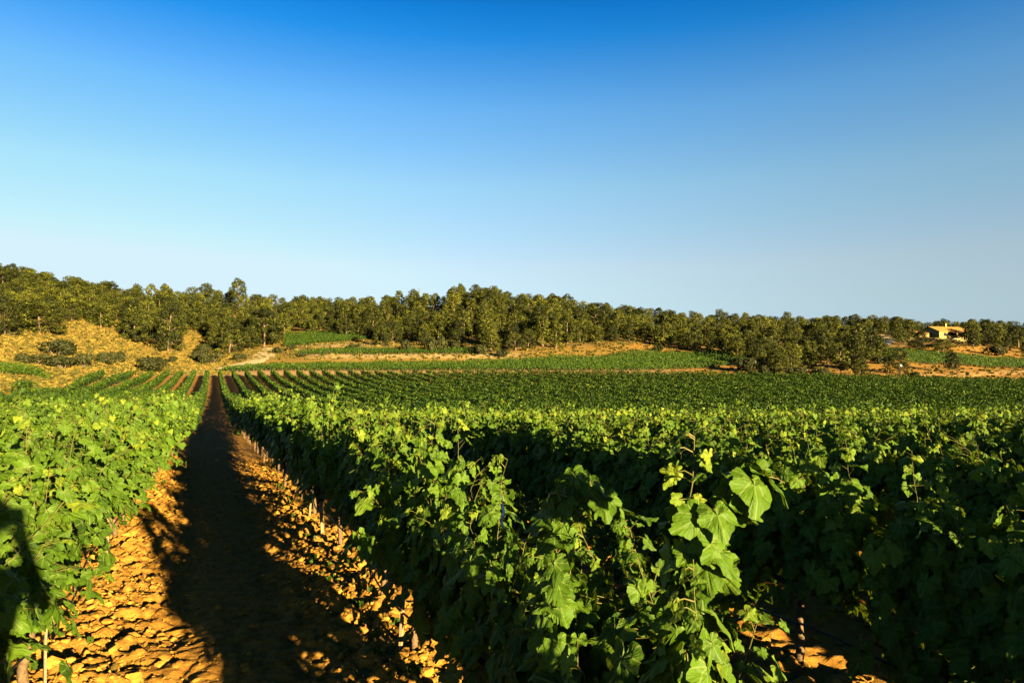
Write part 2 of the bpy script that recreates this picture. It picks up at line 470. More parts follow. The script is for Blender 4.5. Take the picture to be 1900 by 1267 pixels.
pale = beyond * smooth(14, 4, np.abs(zc_ - np.interp(px_, [300, 520, 900, 1100, 1300], [160, 160, 159, 159, 158]))) * smooth(290, 360, px_) * smooth(1330, 1200, px_) * .45
pale = np.maximum(pale, beyond * smooth(6, 2, np.abs(img_y - 640)) * smooth(520, 560, px_) * smooth(760, 700, px_) * .55)
pale = np.maximum(pale, beyond * smooth(7, 3, np.abs(img_y - 659)) * smooth(560, 590, px_) * smooth(1010, 900, px_) * .75)
cover = np.stack([np.clip(golden, 0, 1), np.clip(pale, 0, 1), np.clip(clay, 0, 1)], -1).reshape(-1, 3)
ny, nx = GX.shape
I, J = np.meshgrid(np.arange(ny - 1), np.arange(nx - 1), indexing='ij')
p0 = (I * nx + J).ravel()
GQ = np.stack([p0, p0 + 1, p0 + nx + 1, p0 + nx], -1)
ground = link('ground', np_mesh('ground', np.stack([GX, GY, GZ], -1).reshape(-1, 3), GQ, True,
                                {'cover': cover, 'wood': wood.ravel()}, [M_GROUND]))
tag(ground, kind='structure')

# ------------------------------------------------------------------ loose clods of earth on the path and along the rows
def icosphere(sub):
    t = (1 + 5 ** .5) / 2
    V = [(-1, t, 0), (1, t, 0), (-1, -t, 0), (1, -t, 0), (0, -1, t), (0, 1, t), (0, -1, -t), (0, 1, -t), (t, 0, -1), (t, 0, 1), (-t, 0, -1), (-t, 0, 1)]
    T = [(0, 11, 5), (0, 5, 1), (0, 1, 7), (0, 7, 10), (0, 10, 11), (1, 5, 9), (5, 11, 4), (11, 10, 2), (10, 7, 6), (7, 1, 8), (3, 9, 4), (3, 4, 2), (3, 2, 6), (3, 6, 8), (3, 8, 9), (4, 9, 5), (2, 4, 11), (6, 2, 10), (8, 6, 7), (9, 8, 1)]
    V = [np.array(v) / np.linalg.norm(v) for v in V]
    for _ in range(sub):
        mid = {}; N = []
        def m(a, b):
            k = (min(a, b), max(a, b))
            if k not in mid:
                v = V[a] + V[b]; mid[k] = len(V); V.append(v / np.linalg.norm(v))
            return mid[k]
        for a, b, c in T:
            ab, bc, ca = m(a, b), m(b, c), m(c, a)
            N += [(a, ab, ca), (b, bc, ab), (c, ca, bc), (ab, bc, ca)]
        T = N
    return np.array(V), np.array(T)

def clod_shape(sub, seed):
    V, T = icosphere(sub)
    r = np.random.default_rng(seed)
    d = np.ones(len(V))
    for _ in range(10):                                  # chipped facets
        n = r.normal(size=3); n /= np.linalg.norm(n)
        c = r.uniform(.38, .80)
        s = V @ n
        V = V - np.maximum(s - c, 0)[:, None] * n * .97
    V = V * (1 + r.uniform(-.06, .06, (len(V), 1)))
    return V * np.array([r.uniform(.8, 1.2), r.uniform(.8, 1.2), r.uniform(.55, .8)]), T

def scatter(templ, pos, size, lean=.5):
    """random copies of template shapes gathered into arrays"""
    Vs, Ts, n = [], [], 0
    which = rng.integers(0, len(templ), len(pos))
    for k, (V, T) in enumerate(templ):
        idx = np.nonzero(which == k)[0]
        if not len(idx): continue
        a = rng.uniform(0, 2 * math.pi, len(idx)); ca, sa = np.cos(a), np.sin(a)
        t = rng.normal(0, lean, len(idx)); ct, st = np.cos(t), np.sin(t)
        R = np.zeros((len(idx), 3, 3))
        R[:, 0, 0] = ca; R[:, 0, 1] = -sa * ct; R[:, 0, 2] = sa * st
        R[:, 1, 0] = sa; R[:, 1, 1] = ca * ct; R[:, 1, 2] = -ca * st
        R[:, 2, 1] = st; R[:, 2, 2] = ct
        W = np.einsum('nij,vj->nvi', R, V) * size[idx][:, None, None] + pos[idx][:, None, :]
        Vs.append(W.reshape(-1, 3))
        Ts.append((T[None] + (np.arange(len(idx)) * len(V))[:, None, None] + n).reshape(-1, 3)); n += len(idx) * len(V)
    return np.concatenate(Vs), np.concatenate(Ts)

def clod_field():
    N = 17000
    Y = 2.4 + 20 * rng.random(N) ** 1.7
    side = rng.random(N)
    X = np.where(side < .30, ROW0R - np.abs(rng.normal(0, .42, N)) + .15, np.where(side < .55, ROW0L + np.abs(rng.normal(0, .5, N)) - .12, rng.uniform(-1.3, 1.7, N)))
    S = np.clip(.011 * rng.pareto(2.2, N) + .010, .010, .07)
    S *= np.where((X > -.45) & (X < .95), .62, 1)
    k = X < 3
    # the rows further over
    M = 2200
    X2 = ROW0R + PITCH * rng.integers(1, 3, M) + rng.normal(0, .8, M); Y2 = rng.uniform(1.5, 14, M)
    X = np.concatenate([X[k], X2]); Y = np.concatenate([Y[k], Y2]); S = np.concatenate([S[k], np.clip(.018 * rng.pareto(2.3, M) + .015, .015, .07)])
    px, zc = cam_px(X, Y)
    Z = ground_z(X, Y) + soil_relief(X, Y, zc) + S * .12
    P = np.stack([X, Y, Z], -1)
    big = S > .03
    t3 = [clod_shape(3, 100 + i) for i in range(6)]; t2 = [clod_shape(2, 200 + i) for i in range(8)]
    V1, T1 = scatter(t3, P[big], S[big]); V2, T2 = scatter(t2, P[~big], S[~big])
    return np.concatenate([V1, V2]), np.concatenate([T1, T2 + len(V1)])
cv, ct = clod_field()
tag(link('soil_clods', np_mesh('soil_clods', cv, ct, False, None, [M_CLOD])), 'dry orange clods of ploughed earth along the path and rows', 'soil', kind='stuff')

# ------------------------------------------------------------------ grapevine leaves
HALF = [(0.02, 0.0), (.10, -.20), (.20, -.29), (.31, -.27), (.41, -.19), (.46, -.08), (.40, .03), (.49, .12), (.56, .24), (.52, .34), (.43, .37), (.31, .39),
        (.34, .50), (.27, .62), (.19, .68), (.10, .82), (0.0, .92)]
def leaf_template(detail, seed):
    r = np.random.default_rng(seed)
    if detail == 2:
        h = []
        for i in range(len(HALF) - 1):
            a, b = np.array(HALF[i]), np.array(HALF[i + 1])
            h.append(a)
            if 0 < i:
                d = b - a; nrm = np.array([d[1], -d[0]]) / (np.linalg.norm(d) + 1e-9)
                h.append((a + b) / 2 + nrm * r.uniform(.012, .04))
        h.append(np.array(HALF[-1])); h = np.array(h)
        left = h[:-1][::-1] * [-1, 1]
        out = np.concatenate([h, left])
        out = out + r.normal(0, .012, out.shape)
    else:
        hh = np.array([(.0, .0), (.22, -.28), (.46, -.08), (.40, .05), (.56, .26), (.31, .39), (.26, .62), (0, .92)]) if detail == 1 else np.array([(0, -.22), (.5, .2), (0, .9)])
        out = np.concatenate([hh, hh[1:-1][::-1] * [-1, 1]])
    c = np.array([0, .18])
    if detail == 2:
        mid = c + (out - c) * .55
        P = np.concatenate([[c], mid, out]); n = len(out); k = np.arange(n); k2 = (k + 1) % n
        T = np.concatenate([np.stack([np.zeros(n, int), 1 + k, 1 + k2], -1), np.stack([1 + k, 1 + n + k, 1 + n + k2], -1), np.stack([1 + k, 1 + n + k2, 1 + k2], -1)])
    elif detail == 1:
        P = np.concatenate([[c], out]); n = len(out); k = np.arange(n)
        T = np.stack([np.zeros(n, int), 1 + k, 1 + (k + 1) % n], -1)
    else:
        P = out; T = np.array([(0, 1, 2), (0, 2, 3)])
    x, y = P[:, 0], P[:, 1]
    fold = r.uniform(.05, .45); cup = r.uniform(-.35, .55); tw = r.uniform(-.3, .3)
    z = -fold * np.abs(x) * (1 - .4 * np.abs(x)) - cup * (y - .2) ** 2 + tw * x * y
    if detail == 2:
        z = z + .05 * np.sin(x * 15 + r.uniform(0, 6)) * np.abs(x) * 2 + .04 * np.sin(y * 13 + r.uniform(0, 6)) - .25 * np.maximum(np.abs(x) - .3, 0)
    return np.stack([x, y - 0.0, z], -1), T

def place_leaves(templ, pos, tip, nrm, size, xy=False):
    """leaf blades with petiole end at pos, tip direction and blade normal -> V, T, index of leaf per vertex"""
    tip = tip / (np.linalg.norm(tip, axis=1, keepdims=True) + 1e-9)
    nrm = nrm - (nrm * tip).sum(1, keepdims=True) * tip
    nrm /= np.linalg.norm(nrm, axis=1, keepdims=True) + 1e-9
    ax = np.cross(tip, nrm)
    which = rng.integers(0, len(templ), len(pos))
    Vs, Ts, Is, Ls, n = [], [], [], [], 0
    for k, (V, T) in enumerate(templ):
        i = np.nonzero(which == k)[0]
        if not len(i): continue
        W = (V[None, :, 0:1] * ax[i][:, None] + V[None, :, 1:2] * tip[i][:, None] + V[None, :, 2:3] * nrm[i][:, None]) * size[i][:, None, None] + pos[i][:, None]
        Vs.append(W.reshape(-1, 3)); Is.append(np.repeat(i, len(V))); Ls.append(np.tile(V[:, :2], (len(i), 1)))
        Ts.append((T[None] + (np.arange(len(i)) * len(V))[:, None, None] + n).reshape(-1, 3)); n += len(i) * len(V)
    if xy: return np.concatenate(Vs), np.concatenate(Ts), np.concatenate(Is), np.concatenate(Ls)
    return np.concatenate(Vs), np.concatenate(Ts), np.concatenate(Is)

LEAF2 = [leaf_template(2, 10 + i) for i in range(7)]
LEAF1 = [leaf_template(1, 30 + i) for i in range(6)]
LEAF0 = [leaf_template(0, 50 + i) for i in range(5)]
NEEDLE = [(V * [.62, 1.1, .8], T) for V, T in LEAF0]                       # tufts of pine needles

def cane_path(y0, side, length, spread, lean_y, droop, x0=0.0, z0=.62):
    t = np.linspace(0, 1, 11)
    x = x0 + side * (.03 + spread * t ** 1.6)
    y = y0 + lean_y * t ** 1.4
    z = z0 + length * (t - droop * t ** 3)
    P = np.stack([x, y, z], -1)
    P[1:] += np.cumsum(rng.normal(0, .018, (10, 3)), 0)
    return P

def cane_leaves(P, step, base_size, side, flat=False):
    """leaves set alternately along a cane"""
    seg = np.linalg.norm(np.diff(P, axis=0), axis=1); s = np.concatenate([[0], np.cumsum(seg)])
    q = np.arange(.04, s[-1] + .01, step); q = q + rng.normal(0, .012, len(q))
    B = np.stack([np.interp(q, s, P[:, i]) for i in range(3)], -1)
    tt = np.clip(q / s[-1], 0, 1)
    n = len(q)
    az = rng.uniform(0, 2 * math.pi, n)
    out = np.stack([np.cos(az) + side * .55, np.sin(az) * .9, rng.uniform(-.1, .6, n)], -1)
    out /= np.linalg.norm(out, axis=1, keepdims=True)
    pet = rng.uniform(.05, .11, n) * (.7 if step < .03 else 1)
    pos = B + out * pet[:, None]
    hor = out * [1, 1, 0]; hor /= np.linalg.norm(hor, axis=1, keepdims=True) + 1e-9
    tip = hor * rng.uniform(.1, .8, (n, 1)) + np.array([0, 0, -1]) * rng.uniform(.35, 1.0, (n, 1)) + rng.normal(0, .28, (n, 3))
    young = tt > .9
    noise = np.full((n, 1), .28)
    if flat:
        f = np.clip((1.38 - B[:, 2:3]) / .3, 0, 1)
        wall = np.stack([np.where(np.abs(out[:, 0]) > .15, np.sign(out[:, 0]), side), np.zeros(n), np.zeros(n)], -1)
        hor = hor * (1 - f) + wall * f; noise = .28 - .19 * f
        tip = tip * (1 - .6 * f) + np.array([0, 0, -1.]) * .6 * f
    nr = hor * rng.uniform(.4, 1.0, (n, 1)) + np.array([0, 0, 1]) * rng.uniform(.15, .8, (n, 1)) + rng.normal(0, 1, (n, 3)) * noise
    size = base_size * rng.uniform(.62, 1.15, n) * np.where(tt > .8, 1.25 - tt * .85, 1)
    tint = np.clip(rng.normal(.42, .15, n) + np.where(young, .22, 0) + (rng.random(n) < .035) * .3, 0, 1)
    return B, pos, tip, nr, size, tint

def vine_meshes(seed, detail, hscale=1.0, ncane=11, extra=None, density=1.0, lowfill=1.0, low=.10, slim=False):
    """one vine, local row direction = Y.  -> trunk mesh, list of cane meshes, foliage mesh"""
    global rng
    keep = rng; rng = np.random.default_rng(seed)
    h0 = .60 + rng.uniform(-.05, .06)
    # trunk: gnarled stem and two short arms along the row
    tr = Acc()
    k = np.linspace(0, 1, 8)
    P = np.stack([rng.normal(0, .022, 8).cumsum() * .6, rng.normal(0, .02, 8).cumsum() * .6, k * h0 - .04], -1)
    P[:, 0] -= P[0, 0]
    tr.add(*tube(P, np.interp(k, [0, .1, .8, 1], [.042, .031, .027, .034]), 9, .16))
    for s in (-1, 1):
        kk = np.linspace(0, 1, 6)
        A = P[-1] + np.stack([rng.normal(0, .012, 6), s * kk * .46, .05 * np.sin(kk * 2.2) - .02], -1)
        A[0] = P[-1]
        tr.add(*tube(A, np.interp(kk, [0, 1], [.026, .013]), 7, .15))
    canes, leaves = [], []
    head = P[-1]
    for i in range(ncane):
        y0 = -.48 + .96 * (i + .5) / ncane + rng.normal(0, .03)
        side = rng.choice([-1, 1])
        L = rng.uniform(.84, 1.20) * hscale
        kind = rng.random() * (.62 if slim else 1)
        if slim: L *= rng.uniform(.9, 1.16)
        wild = slim and rng.random() < .16                        # a long ragged shoot that arches out and hangs
        if kind < .55: C = cane_path(y0, side, L, rng.uniform(.02, .14 if slim else .25), rng.normal(0, .12), rng.uniform(.0, .12), head[0] * .6, h0)
        elif kind < .85: C = cane_path(y0, side, L * .95, rng.uniform(.12, .26) if slim else rng.uniform(.25, .48), rng.normal(0, .2), rng.uniform(.15, .4), head[0] * .6, h0)
        else: C = cane_path(y0, side, L * .75, rng.uniform(.4, .62), rng.normal(0, .25), rng.uniform(.45, .85), head[0] * .6, h0)
        if wild: C = cane_path(y0, side, L * 1.32, rng.uniform(.18, .5), rng.normal(0, .35), rng.uniform(.12, .42), head[0] * .6, h0)
        canes.append((C, side))
    for e in (extra or []):
        canes.append((np.array(e[0], float), e[1]))
    for ci, (C, side) in enumerate(canes):
        hero = ci >= ncane
        leaves.append(cane_leaves(C, (.021 if hero else .038) / density, (.112 if hero else .134) if detail == 2 else .16, side, slim and not hero))
    # leaves round the arms, low and inside
    n = int(66 * lowfill)
    ly = rng.uniform(-.6, .6, n); ls = rng.choice([-1., 1.], n)
    pos = np.stack([ls * np.abs(rng.normal(.13, .06 if slim else .10, n)), ly, h0 + rng.uniform(-low, .75 if slim else .55, n)], -1)
    hor = np.stack([ls, rng.normal(0, .5, n), np.zeros(n)], -1)
    leaves.append((pos - hor * .07, pos, hor * .4 + np.array([0, 0, -1.]) * rng.uniform(.5, 1, (n, 1)) + rng.normal(0, .25, (n, 3)),
                   hor * [1, .35 if slim else 1, 1] + np.array([0, 0, .3 if slim else .5]) + rng.normal(0, .13 if slim else .3, (n, 3)), .15 * rng.uniform(.7, 1.15, n), np.clip(rng.normal(.36, .15, n), 0, 1)))
    B, pos, tip, nr, size, tint = (np.concatenate([l[i] for l in leaves]) for i in range(6))
    V, T, I, XY = place_leaves(LEAF2 if detail == 2 else LEAF1, pos, tip, nr, size, True)
    fo = Acc(); fo.add(V, T, tint[I], 0)
    if detail == 2:                                               # leaf stalks
        for b, p in zip(B, pos):
            fo.add(*tube([b, (b + p) / 2 + [0, 0, .008], p], [.0022, .0018, .0016], 3, cap=False), .8, 1)
    cm = []
    if detail == 2:
        for C, side in canes:
            a = Acc(); a.add(*tube(C, np.linspace(.0042, .0014, len(C)), 5)); cm.append(a.mesh('cane', [M_CANE]))
    else:
        for C, side in canes:
            fo.add(*tube(C[::2], np.linspace(.0045, .002, len(C[::2])), 3, cap=False), .8, 1)
    tm = tr.mesh('trunk', [M_BARK], True)
    fm = fo.mesh('foliage', [M_LEAF, M_CANE], False)
    at = fm.attributes.new('leaf_xy', 'FLOAT_VECTOR', 'POINT'); buf = np.full((len(fm.vertices), 3), 9., np.float32); buf[:len(XY), :2] = XY; at.data.foreach_set('vector', buf.ravel())
    rng = keep
    return tm, cm, fm

VINES_NEAR = [vine_meshes(300 + i, 2, hs_, nc) for i, (hs_, nc) in enumerate([(1.0, 11), (1.04, 12), (.95, 11), (1.0, 12), (1.06, 11), (.97, 12), (1.02, 11)])]
VINES_MID = [vine_meshes(400 + i, 1, .94 + .03 * (i % 4), 10) for i in range(8)]
VINES_SLIM = [vine_meshes(360 + i, 2, 1.0 + .03 * (i % 4), 14, lowfill=2.6, low=.10, slim=True) for i in range(6)]
VINES_MIDSLIM = [vine_meshes(460 + i, 1, 1.0 + .03 * (i % 4), 13, lowfill=2.4, low=.10, slim=True) for i in range(6)]
VINES_LOW = [vine_meshes(340 + i, 2, .98 + .03 * i, 14, lowfill=4.2, low=.55, slim=True) for i in range(4)]           # leafy down to the ground
VINES_MIDLOW = [vine_meshes(440 + i, 1, .96 + .03 * i, 13, lowfill=3.6, low=.5, slim=True) for i in range(4)]
# the four stragglers at the head of the row on the shaded side
def arc(pts):
    pts = np.array(pts, float); k = np.linspace(0, len(pts) - 1, 12)
    P = np.stack([np.interp(k, range(len(pts)), pts[:, i]) for i in range(3)], -1)
    P[1:] += rng.normal(0, .008, (11, 3)); return P
HEAD_VINES = [
    vine_meshes(501, 2, .84, 13, lowfill=4.0, low=.3, slim=True),
    vine_meshes(502, 2, .70, 9, lowfill=2.2, slim=True, extra=[(arc([(-.05, -.05, .6), (-.16, -.08, 1.1), (-.17, -.1, 1.6), (-.13, -.1, 2.07)]), -1),
                                       (arc([(-.1, -.1, .6), (-.22, -.18, .95), (-.24, -.2, 1.35), (-.2, -.2, 1.78)]), -1),
                                       (arc([(-.16, -.1, 1.5), (-.14, -.14, 1.85), (.0, -.16, 1.97), (.2, -.18, 1.93)]), 1)]),
    vine_meshes(503, 2, .84, 11, lowfill=2.2, slim=True, extra=[(arc([(-.1, -.1, .6), (-.16, -.2, 1.1), (-.16, -.3, 1.6), (-.2, -.36, 1.86), (-.1, -.6, 1.7), (-.05, -.75, 1.4)]), -1),
                                       (arc([(-.1, -.3, .6), (-.25, -.35, 1.0), (-.28, -.4, 1.5), (-.3, -.5, 1.85), (-.26, -.65, 1.6)]), -1)]),
    vine_meshes(504, 2, .98, 12, lowfill=2.2, slim=True),
]

def grapevine(meshes, loc, rz, label, group, parts=True):
    tm, cm, fm = meshes
    o = empty('grapevine', loc, rz)
    tag(o, label, 'grapevine', group)
    link('trunk', tm, o); link('foliage', fm, o)
    for c in cm: link('cane', c, o)
    return o

def row_phrase(side, k):
    s = 'sunlit' if side < 0 else 'shaded'
    if k == 0: return f'the {s} row edging the path'
    return f'the {ordinal(k + 1)} row from the path, {s} side'

STEP = 1.2
vines = []                                                  # side, row, order, X, Y
for side in (-1, 1):
    for k in range(0, 130):
        X = ROW0R + PITCH * k if side > 0 else ROW0L - PITCH * k
        y0 = (0.42 if side > 0 else 3.18) if k == 0 else (-8.16 if side > 0 else .5) + (.0 if k == 1 else .8) * vnoise(np.array([k * 1.7]), np.array([side * 3.1]), 4)[0]
        Y = y0 + STEP * np.arange(0, 330)
        Xj = X + rng.normal(0, .045, len(Y)); Yj = Y + rng.normal(0, .05, len(Y))
        px, zc = cam_px(Xj, Yj)
        keep = (((zc > .3) & (px > -330) & (px < 2250)) | ((Xj > 0) & (Xj < 9) & (Yj < 6))) & (zc < field_end(px) - 1.2)
        for j in np.nonzero(keep)[0]:
            vines.append((side, k, Xj[j], Yj[j], px[j], zc[j]))
vines.sort(key=lambda v: math.hypot(v[2], v[3]))
solo, rest = [], []
for v in vines:
    side, k, X, Y, px, zc = v
    m = 60 + 700 / max(zc, .8)
    inframe = ((-m < px < 1900 + m) and zc > .7) or (side > 0 and k == 0 and Y < 4)
    (solo if inframe and len(solo) < 300 else rest).append(v)
seen = {}
for side, k, X, Y, px, zc in sorted(solo, key=lambda v: (v[0], v[1], v[3])):
    n = seen[(side, k)] = seen.get((side, k), 0) + 1
    d = math.hypot(X, Y)
    z = gz(X, Y) + (.04 if d < 50 else 0)
    flip = math.pi if rng.random() < .5 else 0
    g = 'grapevines along the planted rows'
    if side > 0 and k == 0 and n <= 4:
        lb = ['low straggly grapevine at the very head of ', 'grapevine with one tall upright shoot, second along ', 'grapevine with two drooping leafy shoots, third along ', 'leafy grapevine, fourth along '][n - 1] + row_phrase(side, k)
        grapevine(HEAD_VINES[n - 1], (X, Y, z), 0, lb, g)
    else:
        lib = (VINES_NEAR if side < 0 or (k == 0 and n % 3 == 2) else VINES_SLIM if k == 0 or (k == 1 and 3.2 < Y < 5) else VINES_LOW) if d < 11 else (VINES_MID if side < 0 else VINES_MIDLOW if k else VINES_MIDSLIM)
        ms = lib[int(rng.integers(0, len(lib)))]
        vo = grapevine(ms, (X, Y, z), flip + rng.normal(0, .06), f'leafy grapevine, {ordinal(n)} along ' + row_phrase(side, k), g)
        if k == 0: vo.scale = (1.08 if side < 0 else .94, 1.0, rng.uniform(1.02, 1.12) if side > 0 else rng.uniform(1.04, 1.12))

# all the vines further off: one mass of foliage
def vine_mass(X, Y, Z, dirx, diry, N, size, top=1.66, bottom=.42, half=.22, templ=None):
    """kite-shaped leaves for many vines; (dirx, diry) is the row direction of each vine"""
    n = len(X)
    i = np.repeat(np.arange(n), N); m = len(i)
    al = rng.uniform(-.66, .66, m)
    hmax = (top - bottom) * (1 + rng.normal(0, .085, n))[i] * (1 + .10 * np.sin(al * 9 + i))
    u = rng.random(m) ** .75
    shoot = rng.random(m) < .03
    h = bottom + hmax * np.where(shoot, rng.uniform(.95, 1.14, m), u)
    wd = half * np.sqrt(np.clip(1.15 - (u - .45) ** 2 * 2.2, .15, 1.2))
    sd = rng.choice([-1., 1.], m)
    la = sd * wd * np.sqrt(rng.uniform(.45, 1, m)) * np.where(shoot, .4, 1) + rng.normal(0, .05, m)
    dx, dy = dirx[i], diry[i]; lx, ly = dy, -dx
    P = np.stack([X[i] + dx * al + lx * la, Y[i] + dy * al + ly * la, Z[i] + h], -1)
    outw = np.stack([lx * sd, ly * sd, np.zeros(m)], -1)
    crest = np.clip((u - .6) / .3, 0, 1)[:, None]
    nr = outw * rng.uniform(.5, 1, (m, 1)) * (1 - .5 * crest) + np.array([0, 0, 1.]) * (rng.uniform(.1, .5, (m, 1)) + .5 * u[:, None]) + rng.normal(0, 1, (m, 3)) * (.16 + .36 * crest)
    tip = outw * rng.uniform(.1, .7, (m, 1)) + np.array([0, 0, -1.]) * rng.uniform(.3, 1, (m, 1)) + rng.normal(0, .4, (m, 3))
    s = size * rng.uniform(.7, 1.2, m)
    tint = np.clip(rng.normal(.42, .17, m) + .2 * (u - .5) + rng.normal(0, .08, n)[i], 0, 1)
    V, T, I = place_leaves(templ or LEAF0, P, tip, nr, s)
    return V, T, tint[I]

R = np.array([(v[2], v[3], v[5], v[0]) for v in rest])
parts = []
for lo, hi, N, s in ((-5, 12, 430, .15), (12, 46, 260, .165), (46, 70, 200, .18), (70, 105, 150, .20), (105, 400, 110, .22)):
    for sd in (-1, 1):
        k = (R[:, 2] >= lo) & (R[:, 2] < hi) & (R[:, 3] == sd)
        if k.any():
            X, Y = R[k, 0], R[k, 1]
            parts.append(vine_mass(X, Y, ground_z(X, Y), np.zeros(len(X)), np.ones(len(X)), N, s, top=1.66 if hi < 71 else 1.5, bottom=.12 if lo < 13 or sd > 0 else .42, half=.31 if sd < 0 else .24 if hi < 71 else .21, templ=LEAF1 if lo < 0 else None))
off = np.cumsum([0] + [len(p[0]) for p in parts])
me = np_mesh('vineyard_foliage', np.concatenate([p[0] for p in parts]), np.concatenate([p[1] + o for p, o in zip(parts, off)]), False,
             {'tint': np.concatenate([p[2] for p in parts])}, [M_FAR])
tag(link('vineyard_foliage', me), 'long green vine rows filling the field down to the dirt road', 'vineyard', kind='stuff')
# woody stems of those vines
st = Acc()
k = R[:, 2] < 120
sx, sy = R[k, 0], R[k, 1]
bv, bt = tube([(0, 0, -.1), (.01, .01, .4), (0, 0, .8)], [.035, .028, .02], 4, cap=False)
sv = (bv[None] + np.stack([sx, sy, ground_z(sx, sy)], -1)[:, None]).reshape(-1, 3)
stt = (bt[None] + (np.arange(len(sx)) * len(bv))[:, None, None]).reshape(-1, 3)
tag(link('vineyard_stems', np_mesh('vineyard_stems', sv, stt, True, None, [M_BARK])), 'woody stems under the distant vine rows of the main field', 'vineyard', kind='stuff')

# ------------------------------------------------------------------ terraced plots beyond the road
def plot(name, label, pxs, d0s, d1s, row=2.5, step=1.0, N=34, size=.30, top=1.3):
    lo, hi = min(pxs), max(pxs)
    X, Y, TX, TY = [], [], [], []
    D = min(d0s)
    while D <= max(d1s):
        p = np.arange(lo, hi, F * step / D) + rng.uniform(0, 3)
        a, b = np.interp(p, pxs, d0s), np.interp(p, pxs, d1s)
        p = p[(a <= D) & (D <= b)]
        if len(p):
            x, y = world_xy(p, np.full(len(p), D) + rng.normal(0, .1, len(p)))
            X.append(x); Y.append(y)
        D += row
    X = np.concatenate(X); Y = np.concatenate(Y)
    V, T, a = vine_mass(X, Y, ground_z(X, Y), np.full(len(X), CC), np.full(len(X), -SS), N, size, top, .35, .3)
    bv, bt = tube([(0, 0, -.1), (.02, .01, .5)], [.05, .04], 3, cap=False)
    sv = (bv[None] + np.stack([X, Y, ground_z(X, Y)], -1)[:, None]).reshape(-1, 3)
    stt = (bt[None] + (np.arange(len(X)) * len(bv))[:, None, None]).reshape(-1, 3)
    me = np_mesh(name, np.concatenate([V, sv]), np.concatenate([T, stt + len(V)]), False, {'tint': np.concatenate([a, np.full(len(sv), .5)])},
                 [M_FAR, M_BARK], np.concatenate([np.zeros(len(T)), np.ones(len(stt))]))
    tag(link(name, me), label, 'vineyard', kind='stuff')
plot('terrace_vines', 'band of vines on the low terrace just beyond the road', [415, 470, 620, 900, 1100, 1200, 1330, 1400], [164, 164, 164, 164, 164, 164, 171, 198], [168, 173, 178, 182, 194, 210, 212, 206])
plot('bank_vines', 'narrow strip of vines above the pale dirt bank', [552, 600, 860, 900], [192, 190, 191, 196], [196, 201, 201, 198])
plot('upper_vines', 'small vine plot below the pines at the wood edge', [528, 560, 640, 690], [228, 226, 226, 240], [256, 258, 256, 246])
plot('slope_vines', 'darker vine plot on the slope under the farmhouse', [1595, 1640, 1750, 1900, 2100], [188, 186, 182, 186, 186], [222, 224, 214, 206, 206], N=28)
plot('hill_foot_vines', 'short vine row above the orange bank at the hill foot', [-160, 0, 78], [96, 99, 103], [103, 106, 107], N=180, size=.2, top=1.4)

#PART2
# ------------------------------------------------------------------ pines
def pine_meshes(seed, H, R, base, shape, nclump, per=125, bend=0.0):
    """tree of height H: crown radius R from base*H upward -> trunk mesh, crown mesh"""
    global rng
    keep = rng; rng = np.random.default_rng(seed)
    tr = Acc()
    k = np.linspace(0, 1, 9)
    P = np.stack([rng.normal(0, .05, 9).cumsum() + bend * k ** 2, rng.normal(0, .05, 9).cumsum(), k * H * .93 - .25], -1)
    P[:, :2] -= P[0, :2]
    tr.add(*tube(P, np.interp(k, [0, .06, 1], [.24, .17, .04]) * H / 8, 7, .08))
    c_pos, c_rad = [], []
    ga = 2.39996
    for i in range(nclump):
        u = (i + .5) / nclump
        if shape == 'round': r = math.sqrt(max(0, 1 - (2 * u - .85) ** 2 / 1.35))
        elif shape == 'cone': r = (1 - u) ** .75 * 1.05 + .12
        elif shape == 'dome': r = math.sqrt(max(0, 1 - (u - .05) ** 2)) 
        else: r = .35 + .65 * math.exp(-((u - .62) / .3) ** 2)            # umbrella
        z = H * (base + (1 - base) * u * .93)
        a = i * ga + rng.uniform(-.5, .5)
        rr = R * r * math.sqrt(rng.uniform(.25, 1.0)) * .82
        ax = np.interp(z, P[:, 2], P[:, 0]); ay = np.interp(z, P[:, 2], P[:, 1])
        c = np.array([ax + rr * math.cos(a), ay + rr * math.sin(a), z + rng.normal(0, .15)])
        c_pos.append(c); c_rad.append(R * rng.uniform(.20, .42))
        if i % 2 == 0:                                                   # a limb out to the clump
            s = np.array([ax, ay, z - .12 * H * rng.uniform(.5, 1)]); m = (s + c) / 2 + [0, 0, .1]
            tr.add(*tube([s, m, c], np.array([.07, .05, .025]) * H / 8, 4, cap=False))
    c_pos, c_rad = np.array(c_pos), np.array(c_rad)
    i = np.repeat(np.arange(nclump), per); m = len(i)
    d = rng.normal(size=(m, 3)); d[:, 2] += .25; d /= np.linalg.norm(d, axis=1, keepdims=True)
    rad_ = c_rad[i] * rng.uniform(.62, 1.06, m)
    pos = c_pos[i] + d * rad_[:, None] * [1, 1, .72]
    nr = d + rng.normal(0, .30, (m, 3))
    tip = np.cross(d, rng.normal(size=(m, 3))) + d * .2 + [0, 0, .25]
    size = rng.uniform(.20, .38, m) * (H / 8) ** .5
    tint = np.clip(rng.normal(.42, .20, m) + rng.normal(0, .13, nclump)[i], 0, 1)
    V, T, I = place_leaves(NEEDLE, pos, tip, nr, size)
    cr = Acc(); cr.add(V, T, tint[I])
    a, b = tr.mesh('trunk', [M_PBARK], True), cr.mesh('crown', [M_PINE])
    rng = keep
    return a, b

